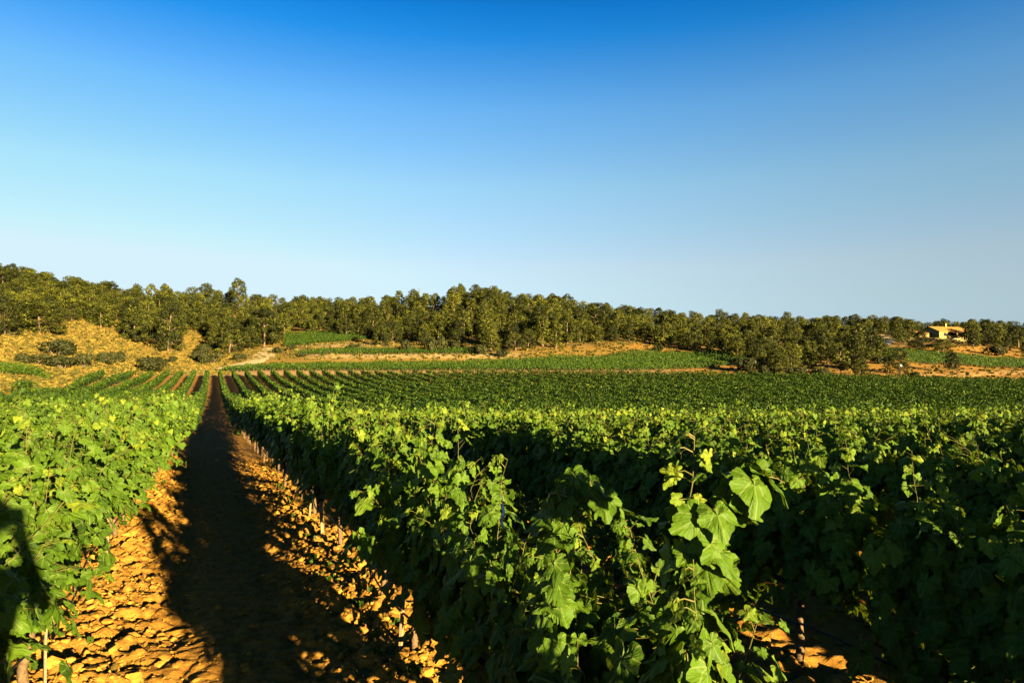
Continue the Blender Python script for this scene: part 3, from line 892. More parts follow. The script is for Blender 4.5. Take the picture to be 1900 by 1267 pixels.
PINES = {
    'round': [pine_meshes(600 + i, 8, 2.9, .15, 'round', 26 + 4 * i) for i in range(4)],
    'domed': [pine_meshes(620 + i, 7.5, 3.1, .06, 'dome', 28 + 4 * i) for i in range(4)],
    'pointed': [pine_meshes(640 + i, 8, 2.5, .05, 'cone', 26 + 4 * i) for i in range(3)],
    'umbrella-topped': [pine_meshes(660 + i, 9, 2.8, .36, 'umb', 22 + 3 * i, bend=.5) for i in range(3)],
    'slim': [pine_meshes(680 + i, 8.5, 2.0, .22, 'round', 26) for i in range(2)],
}
PINE_R = {'round': (8, 2.9), 'domed': (7.5, 3.1), 'pointed': (8, 2.5), 'umbrella-topped': (9, 2.8), 'slim': (8.5, 2.0)}
G_PINE = 'pines on the hillsides'
def pine(kind, x, y, label, hscale=1.0, wscale=None, sink=.1):
    ms = PINES[kind][int(rng.integers(0, len(PINES[kind])))]
    o = empty('pine_tree', (x, y, gz(x, y) - sink), rng.uniform(0, 6.28))
    ws = wscale or hscale
    o.scale = (ws, ws, hscale)
    tag(o, label, 'pine tree', G_PINE)
    link('trunk', ms[0], o); link('crown', ms[1], o)
    return o

placed = []
def own_pine(px, y, hpx, wpx, kind, label):
    D = find_depth(px, y)
    x, yy = world_xy(px, D)
    H, Rr = PINE_R[kind]
    pine(kind, x, yy, label, hpx * D / F / H, wpx * D / F / (2 * Rr))
    placed.append((x, yy))
for a in [
    (72, 618, 62, 92, 'domed', 'broad dark pine standing out alone on the golden slope'),
    (8, 662, 78, 62, 'domed', 'dark low-branched pine at the bottom corner of the golden slope'),
    (250, 636, 80, 54, 'pointed', 'pointed pine at the top edge of the golden slope'),
    (312, 652, 92, 62, 'domed', 'large full pine where the golden slope narrows'),
    (425, 656, 66, 52, 'pointed', 'dense pine just before the pale track mouth'),
    (490, 645, 78, 70, 'round', 'big round pine overhanging the pale track'),
    (400, 650, 46, 30, 'pointed', 'small bright pine beside the dense pine at the track'),
    (443, 588, 72, 34, 'umbrella-topped', 'tallest pine poking above the skyline behind the track'),
    (708, 642, 46, 36, 'pointed', 'small pale pine in front of the dark wood by the plots'),
    (745, 632, 26, 20, 'slim', 'young slim pine behind the grey shrubs'),
    (780, 634, 28, 20, 'pointed', 'young pointed pine behind the grey shrubs'),
    (1407, 690, 50, 36, 'domed', 'bushy pine at the start of the orange lower bank'),
    (1450, 694, 40, 40, 'domed', 'squat pine behind the field edge'),
    (1500, 690, 52, 34, 'pointed', 'dense green pine amid the lower slope trees'),
    (1530, 668, 58, 36, 'round', 'tall round pine higher on the lower slope'),
    (1560, 696, 56, 34, 'slim', 'bright slender pine lit on one flank near the field'),
    (1594, 702, 36, 36, 'domed', 'dark low pine next to the eroded orange bank'),
    (1668, 695, 52, 50, 'domed', 'lone broad pine in the slope vineyard'),
    (1768, 690, 38, 30, 'round', 'small round-headed pine on a thin trunk in the slope vineyard'),
    (1664, 619, 32, 36, 'round', 'dark round pine beside the farmhouse drive'),
    (1620, 617, 28, 34, 'round', 'round pine above the drive bend'),
    (1530, 622, 32, 36, 'domed', 'bushy pine on the low ridge crest'),
    (1806, 634, 34, 30, 'round', 'dark pine hard against the farmhouse end'),
    (1832, 640, 40, 36, 'domed', 'broad pine past the farmhouse end'),
    (1711, 636, 24, 26, 'domed', 'bushy pine hiding the low annexe of the farmhouse'),
    (1700, 652, 22, 40, 'domed', 'wide bushy pine below the farmhouse terrace'),
    (1750, 654, 26, 40, 'domed', 'low wide pine under the terrace wall'),
]: own_pine(*a)

ZONES = [(-300, 'above the golden slope'), (345, 'beside the pale track'), (530, 'behind the small upper plot'), (720, 'on the highest knoll'),
         (1000, 'above the yellow bank'), (1250, 'on the falling ridge'), (1480, 'below the bare ridge'), (1680, 'around the farmhouse')]
def ridge(px): return np.interp(px, [-250, 0, 130, 300, 400, 500, 620, 750, 870, 1000, 1130, 1350, 1480, 1620, 1740, 1900, 2100],
                                [275, 285, 300, 330, 350, 362, 392, 355, 338, 328, 322, 338, 336, 325, 320, 312, 312])
cand = []
tries = 0
while len(cand) < 270 and tries < 60000:
    tries += 1
    p = rng.uniform(-40, 1945)
    yl = float(np.interp(p, WOOD_LOW_PX, WOOD_LOW_Y))
    lo = find_depth(p, yl) if tries else 0
    hi = float(ridge(p))
    if hi <= lo: continue
    t = rng.random()
    D = lo + (hi - lo) * t
    if p > 1470 and D < 235 and rng.random() < .62: continue
    if p > 1470 and p < 1640 and D > 290 and rng.random() < .5: continue
    if 1588 < p < 1664 and 222 < D < 285: continue
    if 1690 < p < 1800 and 236 < D < 300: continue
    if p > 1595 and D < 232 and rng.random() < .8: continue
    x, y = world_xy(p, D)
    gap = 4.6 if t > .7 else 6.2 if t > .3 else 5.0
    if any((x - a) ** 2 + (y - b) ** 2 < gap * gap for a, b in placed): continue
    placed.append((x, y)); cand.append((p, D, t, x, y))
cand.sort()
cnt = {}
KINDS_ = ['round', 'domed', 'pointed', 'umbrella-topped', 'slim']
for p, D, t, x, y in cand:
    zone = [z for a, z in ZONES if p >= a][-1]
    lay = 'front edge' if t < .3 else 'middle' if t < .74 else 'skyline'
    kd = KINDS_[int(rng.choice(5, p=[.34, .2, .16, .2, .10] if lay != 'front edge' else [.2, .38, .3, .04, .08]))]
    c = cnt[(zone, lay, kd)] = cnt.get((zone, lay, kd), 0) + 1
    sc = rng.uniform(.78, 1.38) * (.88 if lay == 'front edge' else 1) * (.85 if p > 1250 else 1)
    pine(kd, x, y, f'{kd} pine, {ordinal(c)} such rightward, {lay} of the wood {zone}', sc * .92, sc * rng.uniform(.98, 1.2))

# the rest of the wood: one mass of further pines that fill the gaps
def wood_mass(n):
    tm = []
    for i in range(8):
        r2 = np.random.default_rng(900 + i); H, Rr, nc, per = 8.5, r2.uniform(2.3, 3.2), 26, 66
        j = np.repeat(np.arange(nc), per); m = len(j)
        u = (np.arange(nc) + .5) / nc; b = r2.uniform(.04, .16)
        rr = Rr * np.sqrt(np.clip(1 - (2 * u - .8) ** 2 / 1.45, .05, 1)) * np.sqrt(r2.uniform(.25, 1, nc)) * .82
        a = np.arange(nc) * 2.39996 + r2.uniform(-.5, .5, nc)
        c = np.stack([rr * np.cos(a), rr * np.sin(a), H * (b + (1 - b) * u * .93)], -1); cr = Rr * r2.uniform(.27, .42, nc)
        d = r2.normal(size=(m, 3)); d[:, 2] += .25; d /= np.linalg.norm(d, axis=1, keepdims=True)
        pos = c[j] + d * (cr[j] * r2.uniform(.6, 1.08, m))[:, None] * [1, 1, .72]
        V, T, I = place_leaves(NEEDLE, pos, np.cross(d, r2.normal(size=(m, 3))) + d * .2 + [0, 0, .25], d + r2.normal(0, .30, (m, 3)), r2.uniform(.30, .52, m))
        tt = np.clip(r2.normal(.42, .20, m) + r2.normal(0, .13, nc)[j], 0, 1)[I]
        tv, tr_ = tube([(0, 0, -.4), (.1, .05, H * .4), (.15, .1, H * .85)], [.22, .15, .06], 5, cap=False)
        tm.append((np.concatenate([V, tv]), np.concatenate([T, tr_ + len(V)]), np.concatenate([tt, np.full(len(tv), .5)]), np.concatenate([np.zeros(len(T)), np.ones(len(tr_))])))
    a = Acc(); got = 0; tries = 0; own = list(placed); Ms = []
    while got < n and tries < 40000:
        tries += 1
        p = rng.uniform(-60, 1960); yl = float(np.interp(p, WOOD_LOW_PX, WOOD_LOW_Y)); lo = find_depth(p, yl); hi = float(ridge(p)) + 12
        if p > 1640: lo = max(lo, 236 if p < 1800 else 222)
        elif p > 1420: lo = min(lo, 172)
        t = rng.random(); D = lo + 6 + (hi - lo - 6) * t
        if hi <= lo + 8: continue
        if 1596 < p < 1660 and 222 < D < 268: continue
        if 1690 < p < 1800 and D < 288: continue
        x, y = world_xy(p, D)
        if any((x - q[0]) ** 2 + (y - q[1]) ** 2 < 3.7 ** 2 for q in own): continue
        own.append((x, y)); got += 1
        V, T, tt, mm = tm[int(rng.integers(0, 8))]
        th = rng.uniform(0, 6.28); sc = rng.uniform(.65, 1.2) * (.85 if p > 1250 else 1); R = np.array([[math.cos(th), -math.sin(th), 0], [math.sin(th), math.cos(th), 0], [0, 0, 1]])
        a.add(V @ R.T * [sc * 1.12, sc * 1.12, sc * rng.uniform(.78, 1.08)] + [x, y, gz(x, y) - .1], T, np.clip(tt + rng.normal(0, .12), 0, 1)); Ms.append(mm)
    me = np_mesh('pine_wood', np.concatenate(a.V), np.concatenate(a.T), False, {'tint': np.concatenate(a.A)}, [M_PINE, M_PBARK], np.concatenate(Ms))
    tag(link('pine_wood', me), 'dense pines filling the wood between the trees one can tell apart', 'wood', kind='stuff')
wood_mass(640)

# ------------------------------------------------------------------ shrubs on the slopes
def shrub_meshes(seed, W, H, n):
    global rng
    keep = rng; rng = np.random.default_rng(seed)
    nb = 9
    c = np.stack([rng.uniform(-W * .33, W * .33, nb), rng.uniform(-W * .3, W * .3, nb), rng.uniform(.25, .62, nb) * H], -1)
    i = rng.integers(0, nb, n)
    d = rng.normal(size=(n, 3)); d[:, 2] += .3; d /= np.linalg.norm(d, axis=1, keepdims=True)
    r = H * .40 * rng.uniform(.6, 1.05, n)
    pos = c[i] + d * r[:, None] * [1.2, 1.2, .9]
    pos[:, 2] = np.abs(pos[:, 2])
    V, T, I = place_leaves(LEAF0, pos, np.cross(d, rng.normal(size=(n, 3))) + [0, 0, .5], d + rng.normal(0, .5, (n, 3)), rng.uniform(.16, .32, n))
    cr = Acc(); cr.add(V, T, np.clip(rng.normal(.42, .18, n), 0, 1)[I])
    st = Acc()
    for k in range(nb):
        st.add(*tube([(c[k, 0] * .15, c[k, 1] * .15, -.2), c[k] * [.6, .6, .5], c[k]], [.06, .04, .02], 4, cap=False))
    a, b = st.mesh('stem', [M_PBARK]), cr.mesh('foliage', [M_SHRUB])
    rng = keep
    return a, b
SHRUBS = [shrub_meshes(700 + i, 4.0, 2.0, 1300) for i in range(4)]
M_GREEN = M_FAR
for px, y, wpx, hpx, lb in [
    (105, 660, 72, 32, 'dark brown-green shrub highest on the golden slope'),
    (62, 676, 60, 24, 'low olive shrub above the short vine row'),
    (118, 684, 66, 26, 'olive shrub spreading below the dark brown-green shrub'),
    (160, 682, 50, 28, 'olive shrub in the middle of the slope thicket'),
    (196, 676, 52, 26, 'darker shrub at the far end of the slope thicket'),
    (222, 672, 24, 22, 'small upright shrub closing the slope thicket'),
    (274, 690, 76, 30, 'wide dense shrub at the slope bottom beside the field'),
    (320, 672, 20, 12, 'tiny shrub by itself on the golden slope'),
    (363, 668, 26, 18, 'round shrub before the track-side pines'),
    (391, 674, 46, 24, 'pale loose shrub before the track-side pines'),
    (376, 656, 40, 20, 'shrub tucked under the track-side pines'),
    (446, 668, 26, 14, 'dark shrub on the verge where the track starts'),
    (516, 656, 22, 14, 'rusty-green shrub on the bank next to the track'),
    (543, 650, 22, 12, 'brownish shrub between the two lower plots'),
    (563, 662, 16, 9, 'dark little shrub at the tip of the bank vines'),
    (660, 648, 26, 12, 'dark round shrub on the pale terrace bank'),
    (755, 655, 26, 26, 'tall grey-green shrub under the young pines'),
    (806, 655, 48, 36, 'big grey-green shrub at the foot of the knoll'),
    (846, 652, 24, 24, 'upright shrub next to the big grey-green shrub'),
    (890, 658, 40, 20, 'spreading dark shrub at the knoll foot'),
    (930, 662, 28, 16, 'little shrub at the end of the knoll foot'),
    (1388, 690, 42, 32, 'rounded dark shrub at the end of the terrace vines'),
    (1428, 697, 40, 22, 'low dark shrub on the orange lower bank'),
    (1478, 700, 44, 24, 'shrub at the field edge under the lower slope trees'),
    (1524, 702, 40, 22, 'shrub beside the slender pine at the field edge'),
    (1700, 700, 26, 12, 'small shrub in the eroded orange bank'),
    (1742, 706, 24, 10, 'low shrub along the orange bank rim'),
    (1793, 698, 10, 9, 'tiny dark shrub on the far pale track'),
    (1640, 676, 30, 18, 'shrub above the eroded orange bank'),
    (1560, 650, 40, 18, 'shrub patch below the orchard terrace'),
    (1736, 645, 30, 9, 'garden shrub against the terrace wall'),
    (1845, 660, 40, 20, 'shrub at the upper rim of the slope vineyard'),
    (1220, 652, 24, 14, 'shrub at the wood edge above the terrace vines'),
    (1310, 660, 30, 14, 'low shrub where the terrace vines meet the wood'),
]:
    D = find_depth(px, y, 60 if px < 300 else 145)
    x, yy = world_xy(px, D)
    ms = SHRUBS[int(rng.integers(0, 4))]
    o = empty('shrub', (x, yy, gz(x, yy) - .05), rng.uniform(0, 6.28))
    ws = wpx * D / F / 4.2
    o.scale = (ws, ws, hpx * D / F / 2.0)
    tag(o, lb, 'shrub', 'shrubs on the slopes')
    link('stem', ms[0], o); link('foliage', ms[1], o)

# stray green hedge-like vine lying on the bare bank
D = find_depth(85, 704, 70); x, yy = world_xy(85, D)
V, T, a = vine_mass(np.array([x]), np.array([yy]), ground_z(np.array([x]), np.array([yy])), np.array([.95]), np.array([-.3]), 220, .2, .95, .05, .4)
o = empty('bush', (0, 0, 0)); tag(o, 'lone bright green bush on the bare orange bank', 'bush')
link('foliage', np_mesh('foliage', V, T, False, {'tint': a}, [M_FAR]), o)
b = Acc(); b.add(*tube([(x, yy, gz(x, yy) - .1), (x, yy + .1, gz(x, yy) + .7)], [.06, .03], 5)); link('stem', b.mesh('stem', [M_PBARK]), o)

# ------------------------------------------------------------------ dry grass and low scrub
def tufts(name, label, N, pick, mat, size, per):
    P = pick(N)
    px, zc = P[:, 0], P[:, 1]
    x, y = world_xy(px, zc)
    i = np.repeat(np.arange(len(x)), per); m = len(i)
    a = rng.uniform(0, 6.28, m)
    s = (size * rng.uniform(.5, 1.4, len(x)))[i] * rng.uniform(.6, 1.1, m)
    base = np.stack([x, y, ground_z(x, y)], -1)[i]
    lean = np.stack([np.cos(a), np.sin(a), rng.uniform(.5, 1.6, m)], -1)
    pos = base + np.stack([np.cos(a), np.sin(a), np.zeros(m)], -1) * (s * .35 * rng.random(m))[:, None] + [0, 0, .03]
    V, T, I = place_leaves(LEAF0, pos, lean, np.stack([-np.sin(a), np.cos(a), rng.normal(0, .4, m)], -1), s)
    tt = np.clip(rng.normal(.5, .2, len(x)), 0, 1)[i]
    tag(link(name, np_mesh(name, V, T, False, {'tint': tt[I]}, [mat])), label, 'grass', kind='stuff')
def pick_slope(N):
    px = rng.uniform(-120, 430, N); lo = field_end(px) + 5; hi = ridge(px) - 40
    D = lo + (hi - lo) * rng.random(N) ** 1.5
    return np.stack([px, D], -1)
def pick_banks(N):
    px = rng.uniform(420, 2000, N); lo = np.where(px < 1300, 184., field_end(px) + 6); hi = np.where(px < 1300, 260., 300.)
    D = lo + (hi - lo) * rng.random(N)
    return np.stack([px, D], -1)
tufts('dry_grass', 'dry golden grass tufts covering the slope beside the wood', 15000, pick_slope, M_DRY, .28, 6)
tufts('low_scrub', 'low olive scrub dotted over the golden slope', 5200, pick_slope, M_TUFT, .46, 14)
tufts('bank_scrub', 'low dry scrub over the banks and under the trees', 6000, pick_banks, M_TUFT, .55, 9)

def weeds():
    n = 70; y = rng.uniform(3, 16, n); x = np.where(rng.random(n) < .7, ROW0R - rng.uniform(-.1, .45, n), ROW0L + rng.uniform(-.1, .3, n))
    px, zc = cam_px(x, y); z = ground_z(x, y) + soil_relief(x, y, zc)
    i = np.repeat(np.arange(n), 16); m = len(i); a = rng.uniform(0, 6.28, m)
    d = np.stack([np.cos(a), np.sin(a), rng.uniform(.5, 2.2, m)], -1)
    V, T, I = place_leaves(LEAF0, np.stack([x, y, z], -1)[i] + [0, 0, .01], d, np.stack([-np.sin(a), np.cos(a), rng.normal(0, .5, m)], -1), rng.uniform(.025, .07, m))
    tag(link('weeds', np_mesh('weeds', V, T, False, {'tint': np.clip(rng.normal(.6, .2, m), 0, 1)[I]}, [M_FAR])), 'small green weeds sprouting between the clods under the rows', 'weeds', kind='stuff')
    n = 260; y = 2.5 + 12 * rng.random(n) ** 1.5; x = np.where(rng.random(n) < .6, ROW0R - np.abs(rng.normal(.1, .3, n)), ROW0L + np.abs(rng.normal(.05, .3, n)))
    px, zc = cam_px(x, y); z = ground_z(x, y) + soil_relief(x, y, zc) + .02
    V, T, I = place_leaves(LEAF1, np.stack([x, y, z], -1), rng.normal(0, 1, (n, 3)) * [1, 1, .25], rng.normal(0, .35, (n, 3)) + [0, 0, 1], rng.uniform(.05, .10, n))
    tag(link('fallen_leaves', np_mesh('fallen_leaves', V, T, False, {'tint': np.clip(rng.normal(.45, .25, n), 0, 1)[I]}, [M_DRY])), 'dry fallen vine leaves lying on the clods', 'leaves', kind='stuff')
weeds()

# ------------------------------------------------------------------ tracks
def ribbon(name, pts, width, mat):
    P = []
    for px, y in pts:
        D = find_depth(px, y, 110); P.append(world_xy(px, D))
    P = np.array(P); k = np.linspace(0, len(P) - 1, (len(P) - 1) * 8 + 1)
    C = np.stack([np.interp(k, range(len(P)), P[:, i]) for i in (0, 1)], -1)
    d = np.gradient(C, axis=0); d /= np.linalg.norm(d, axis=1, keepdims=True)
    nrm = np.stack([-d[:, 1], d[:, 0]], -1)
    c = np.linspace(-.5, .5, 7) * width
    XY = C[:, None] + nrm[:, None] * (c[None, :, None] * (1 + .12 * np.sin(k * 3.1))[:, None, None])
    Z = ground_z(XY[..., 0], XY[..., 1]) + .16 - .10 * (np.abs(c) > width * .45)[None]
    V = np.concatenate([XY, Z[..., None]], -1).reshape(-1, 3); n = len(C)
    I, J = np.meshgrid(np.arange(n - 1), np.arange(6), indexing='ij'); q = (I * 7 + J).ravel()
    o = link(name, np_mesh(name, V, np.stack([q, q + 1, q + 8, q + 7], -1), True, None, [mat])); tag(o, kind='structure')
M_TRACK = rough_material('pale_track', (.42, .30, .14), (.58, .44, .23), .8, bump=.3, bdist=.05)
M_DRIVE = rough_material('drive_asphalt', (.10, .10, .11), (.15, .15, .16), 2, bump=.2, bdist=.01)
M_OR = rough_material('orange_track', (.38, .20, .055), (.52, .30, .09), .8, bump=.3, bdist=.05)
ribbon('dirt_track', [(330, 693), (380, 688), (430, 681), (470, 672), (488, 664), (497, 655), (503, 646)], 6.0, M_TRACK)
ribbon('driveway', [(1628, 652), (1637, 644), (1648, 636), (1656, 630)], 2.8, M_DRIVE)
ribbon('yard_path', [(1656, 630), (1668, 626), (1684, 627), (1700, 629)], 9.0, M_TRACK)
ribbon('hill_path', [(1590, 617), (1625, 621), (1656, 626)], 5.0, M_TRACK)
ribbon('far_track', [(1700, 698), (1780, 697), (1850, 693), (1905, 689), (2000, 684)], 5.0, M_OR)

# ------------------------------------------------------------------ farmhouse
M_WALL = rough_material('ochre_render', (.31, .20, .065), (.38, .26, .09), 1.5, bump=.2, bdist=.02)
M_TILE = rough_material('roof_tile', (.33, .155, .032), (.42, .215, .05), 3, bump=.6, bdist=.05)
M_DARK = rough_material('dark_wood', (.05, .03, .02), (.09, .055, .03), 4, bump=.2)
M_GLASS = rough_material('window_glass', (.015, .02, .025), (.03, .035, .04), 1, .15, bump=0)
M_LOW = rough_material('pale_wall', (.38, .29, .13), (.46, .36, .17), 2, bump=.2, bdist=.02)
def house():
    D = 266.0
    hx, hy = world_xy(1744, D)
    z = gz(hx, hy) + .1
    z = CAMZ - (627.0 - HOR) * D / F
    rz = rad(48) - YAW - math.atan((1744 - 950) / F)      # seen off to one side of the picture's axis
    o = empty('farmhouse', (hx, hy, z), rz)
    tag(o, 'low ochre farmhouse with orange tiled gable roof on the slope', 'house')
    L, W, E, RG = 14.6, 9.0, 2.7, 4.6         # near corner of the gable end and the front is the origin; front runs along +x, body goes +y
    def part(name, pieces, mat, parent=o):
        a = Acc()
        for v, t in pieces: a.add(v, t)
        return link(name, a.mesh(name, [mat]), parent)
    V = np.array([(0, 0, -2), (L, 0, -2), (L, W, -2), (0, W, -2), (0, 0, E), (L, 0, E), (L, W, E), (0, W, E), (0, W / 2, RG - .12), (L, W / 2, RG - .12)], float)
    T = np.array([(0, 1, 5), (0, 5, 4), (2, 3, 7), (2, 7, 6), (3, 0, 4), (3, 4, 8), (3, 8, 7), (1, 2, 6), (1, 6, 9), (1, 9, 5), (4, 5, 9), (4, 9, 8), (6, 7, 8), (6, 8, 9)])
    part('wall', [(V, T)], M_WALL)
    def slab(p, q, th=.18):
        p = np.array(p, float); up = np.array([0, 0, th])
        v = np.concatenate([p, p + up])
        return v, box(0, 1, 0, 1, 0, 1)[1]
    oh = .55; s = (RG - E) / (W / 2)
    fr = slab([(-.5, -oh, E - s * oh), (L + .5, -oh, E - s * oh), (L + .5, W / 2, RG), (-.5, W / 2, RG)], 0)
    bk = slab([(-.5, W / 2, RG), (L + .5, W / 2, RG), (L + .5, W + oh, E - s * oh), (-.5, W + oh, E - s * oh)], 0)
    rf = part('roof', [fr, bk], M_TILE)
    ch = part('chimney', [box(7.6, 8.3, 4.0, 4.7, RG - .6, RG + 1.1), box(7.5, 8.4, 3.9, 4.8, RG + 1.1, RG + 1.25), box(7.7, 8.2, 4.1, 4.6, RG + 1.25, RG + 1.5)], M_WALL, rf)
    # veranda along the far half of the front
    part('veranda_roof', [slab([(4.6, -3.6, E - 1.15), (L + 1.5, -3.6, E - 1.15), (L + 1.5, -.58, E - .32), (4.6, -.58, E - .32)], 0)], M_TILE)
    for x in (4.9, 8.6, 12.3, 16.8): part('veranda_post', [box(x, x + .3, -3.4, -3.1, -1.5, E - 1.2)], M_WALL)
    dr = part('door', [box(8.0, 9.2, -.06, -.003, -.1, 2.05)], M_DARK); part('handle', [box(9.0, 9.08, -.12, -.06, .9, 1.05)], M_GLASS, dr)
    for x in (2.2, 5.6, 11.2, 13.8):
        f = part('window', [box(x, x + 1.2, -.08, -.003, .9, 2.0)], M_GLASS)
        part('frame', [box(x - .1, x + 1.3, -.12, -.082, 2.0, 2.1), box(x - .1, x + 1.3, -.12, -.082, .8, .9), box(x - .1, x, -.12, -.082, .9, 2.0), box(x + 1.2, x + 1.3, -.12, -.082, .9, 2.0)], M_DARK, f)
    f = part('window', [box(-.06, -.003, 3.4, 4.6, .8, 1.9)], M_GLASS)
    # annexe beyond the gable end
    part('annexe_wall', [box(-6.5, -.51, 3.5, 9.5, -2, 2.0)], M_WALL)
    part('annexe_roof', [slab([(-7.0, 3.0, 1.95), (-.52, 3.0, 1.95), (-.52, 9.9, 3.3), (-7.0, 9.9, 3.3)], 0)], M_TILE)
    tw = Acc()
    a, b = world_xy(1730, D - 7), world_xy(1800, D - 7)
    o2 = empty('terrace_wall', (a[0], a[1], CAMZ - (630.5 - HOR) * (D - 7) / F), math.atan2(b[1] - a[1], b[0] - a[0]))
    ln = math.hypot(b[0] - a[0], b[1] - a[1])
    tag(o2, 'pale low terrace wall running in front of the farmhouse', 'wall')
    ac = Acc(); ac.add(*box(0, ln, 0, .35, -2.5, .45)); link('wall_body', ac.mesh('wall_body', [M_LOW]), o2)
    ac = Acc(); ac.add(*box(-.06, ln + .06, -.06, .41, .453, .56)); link('coping', ac.mesh('coping', [M_LOW]), o2)
house()

# ------------------------------------------------------------------ small things in the distance
def far_post(name, label, cat, px, y, h, r, mat, cap=None, depth=None):
    D = depth or find_depth(px, y); x, yy = world_xy(px, D)
    o = empty(name, (x, yy, gz(x, yy))); tag(o, label, cat)
    a = Acc(); a.add(*tube([(0, 0, -.3), (0, 0, h * .5), (0, 0, h)], [r, r * .9, r * .7], 6)); link('shaft', a.mesh('shaft', [mat]), o)
    a = Acc()
    if cap == 'bar': a.add(*box(-.9, .9, -.08, .08, h - .5, h - .35)); a.add(*box(-.5, .5, -.07, .07, h - 1.1, h - 1.0)); link('crossbar', a.mesh('crossbar', [mat]), o)
    if cap == 'ball': a.add(*tube([(0, 0, h), (0, 0, h + .12), (0, 0, h + .35), (0, 0, h + .45)], [.1, .28, .26, .08], 8)); link('cap', a.mesh('cap', [M_STRIP]), o)
    return o
M_STEEL = rough_material('grey_steel', (.04, .042, .045), (.07, .07, .075), 5, .5, bump=0)
far_post('utility_mast', 'thin grey mast with crossbars above the skyline trees', 'mast', 777, 575, 10.5, .14, M_STEEL, 'bar', 352)
far_post('post', 'dark post with a white cap before the lone broad pine', 'post', 1671, 699, 2.3, .10, M_DARK, 'ball')
D = 147.5; x, yy = world_xy(1829, D)
o = empty('drum', (x, yy, CAMZ - (710.5 - HOR) * D / F)); tag(o, 'small white drum at the far corner of the field', 'drum')
a = Acc(); a.add(*tube([(0, 0, -1.5), (0, 0, .02), (0, 0, .4), (0, 0, .5)], [.3, .3, .3, .26], 12)); link('barrel', a.mesh('barrel', [M_STRIP]), o)
a = Acc(); a.add(*tube([(0, 0, .503), (0, 0, .56)], [.2, .18], 10)); link('lid', a.mesh('lid', [M_STRIP]), o)

# ------------------------------------------------------------------ stakes, hoses and a plastic strip along the rows by the path
def stake(x, y, h, lean, label, r=.016):
    o = empty('stake', (x, y, gz(x, y) + .03)); o.rotation_euler = (lean[0], lean[1], rng.uniform(0, 3)); tag(o, label, 'stake', 'wooden stakes beside the vines')
    a = Acc(); a.add(*tube([(0, 0, -.15), (.004, .002, h * .5), (0, 0, h)], [r, r * .95, r * .85], 5, .12)); link('shaft', a.mesh('shaft', [M_STAKE]), o)
    a = Acc(); a.add(*tube([(0, 0, h - .09), (0, 0, h - .05)], [r * 1.35] * 2, 6)); link('tie', a.mesh('tie', [M_HOSE]), o)
stake(ROW0R - .10, 5.35, .72, (.05, -.02), 'tall pale wooden stake by the shaded row, closest to the path mouth', .018)
stake(ROW0R - .08, 9.55, .66, (-.04, .05), 'pale stake beside a trunk, second along the shaded row', .03)
stake(ROW0R - .07, 11.1, .60, (.06, -.06), 'thin pale stake, third along the shaded row', .016)
stake(ROW0L + .10, 5.66, .70, (.03, .02), 'thin rod beside the first trunk of the sunlit row', .010)
stake(ROW0L + .09, 8.75, .62, (.02, -.03), 'thin stake further along the sunlit row', .014)
def hose(x0, y0, y1, label, z0=.44):
    ys = np.arange(y0, y1, .3)
    ph = rng.uniform(0, 6)
    P = np.stack([x0 + .05 * np.sin(ys * 1.7 + ph), ys, ground_z(np.full(len(ys), x0), ys) + z0 - .07 * np.abs(np.sin(ys * 1.3 + ph)) + .03], -1)
    a = Acc(); a.add(*tube(P, .009, 6)); tag(link('drip_hose', a.mesh('drip_hose', [M_HOSE])), label, 'hose')
hose(ROW0R - .06, .6, 45, 'thin black drip hose slung along the shaded row by the path')
hose(ROW0L + .05, 2, 45, 'thin black drip hose slung along the sunlit row by the path')
hose(ROW0R + PITCH - .05, 1, 30, 'thin black drip hose along the second shaded row')
def strip():
    x, y, z0 = ROW0R - .26, 2.92, gz(ROW0R - .26, 2.92)
    o = empty('plastic_strip', (x, y, z0 + 1.56)); o.scale = (.48, .48, .5); o.rotation_euler = (0, 0, rad(15)); tag(o, 'crumpled white plastic strip hanging in the shaded vines', 'plastic strip')
    t = np.linspace(0, 1, 16); wd = .013 * (1 + .25 * np.sin(t * 11))
    cx = .012 * np.sin(t * 7) + .01 * t; cy = .018 * np.sin(t * 9 + 1)
    rows = []
    for k in np.linspace(-1, 1, 5): rows.append(np.stack([cx + k * wd, cy + .012 * np.cos(k * 3 + t * 8) - .03, .27 - .22 * t], -1))
    G = np.array(rows); V = G.reshape(-1, 3); n = 16
    I, J = np.meshgrid(np.arange(4), np.arange(n - 1), indexing='ij'); q = (I * n + J).ravel()
    T = np.concatenate([np.stack([q, q + 1, q + n + 1], -1), np.stack([q, q + n + 1, q + n], -1)])
    a = Acc(); a.add(V, T); a.add(V + [0, .003, 0], T[:, ::-1]); link('sheet', a.mesh('sheet', [M_STRIP], True), o)
    a = Acc(); a.add(*tube([(0, -.03, .25), (.01, -.02, .32), (.0, .02, .36)], [.004] * 3, 4)); link('tie', a.mesh('tie', [M_STRIP]), o)
strip()

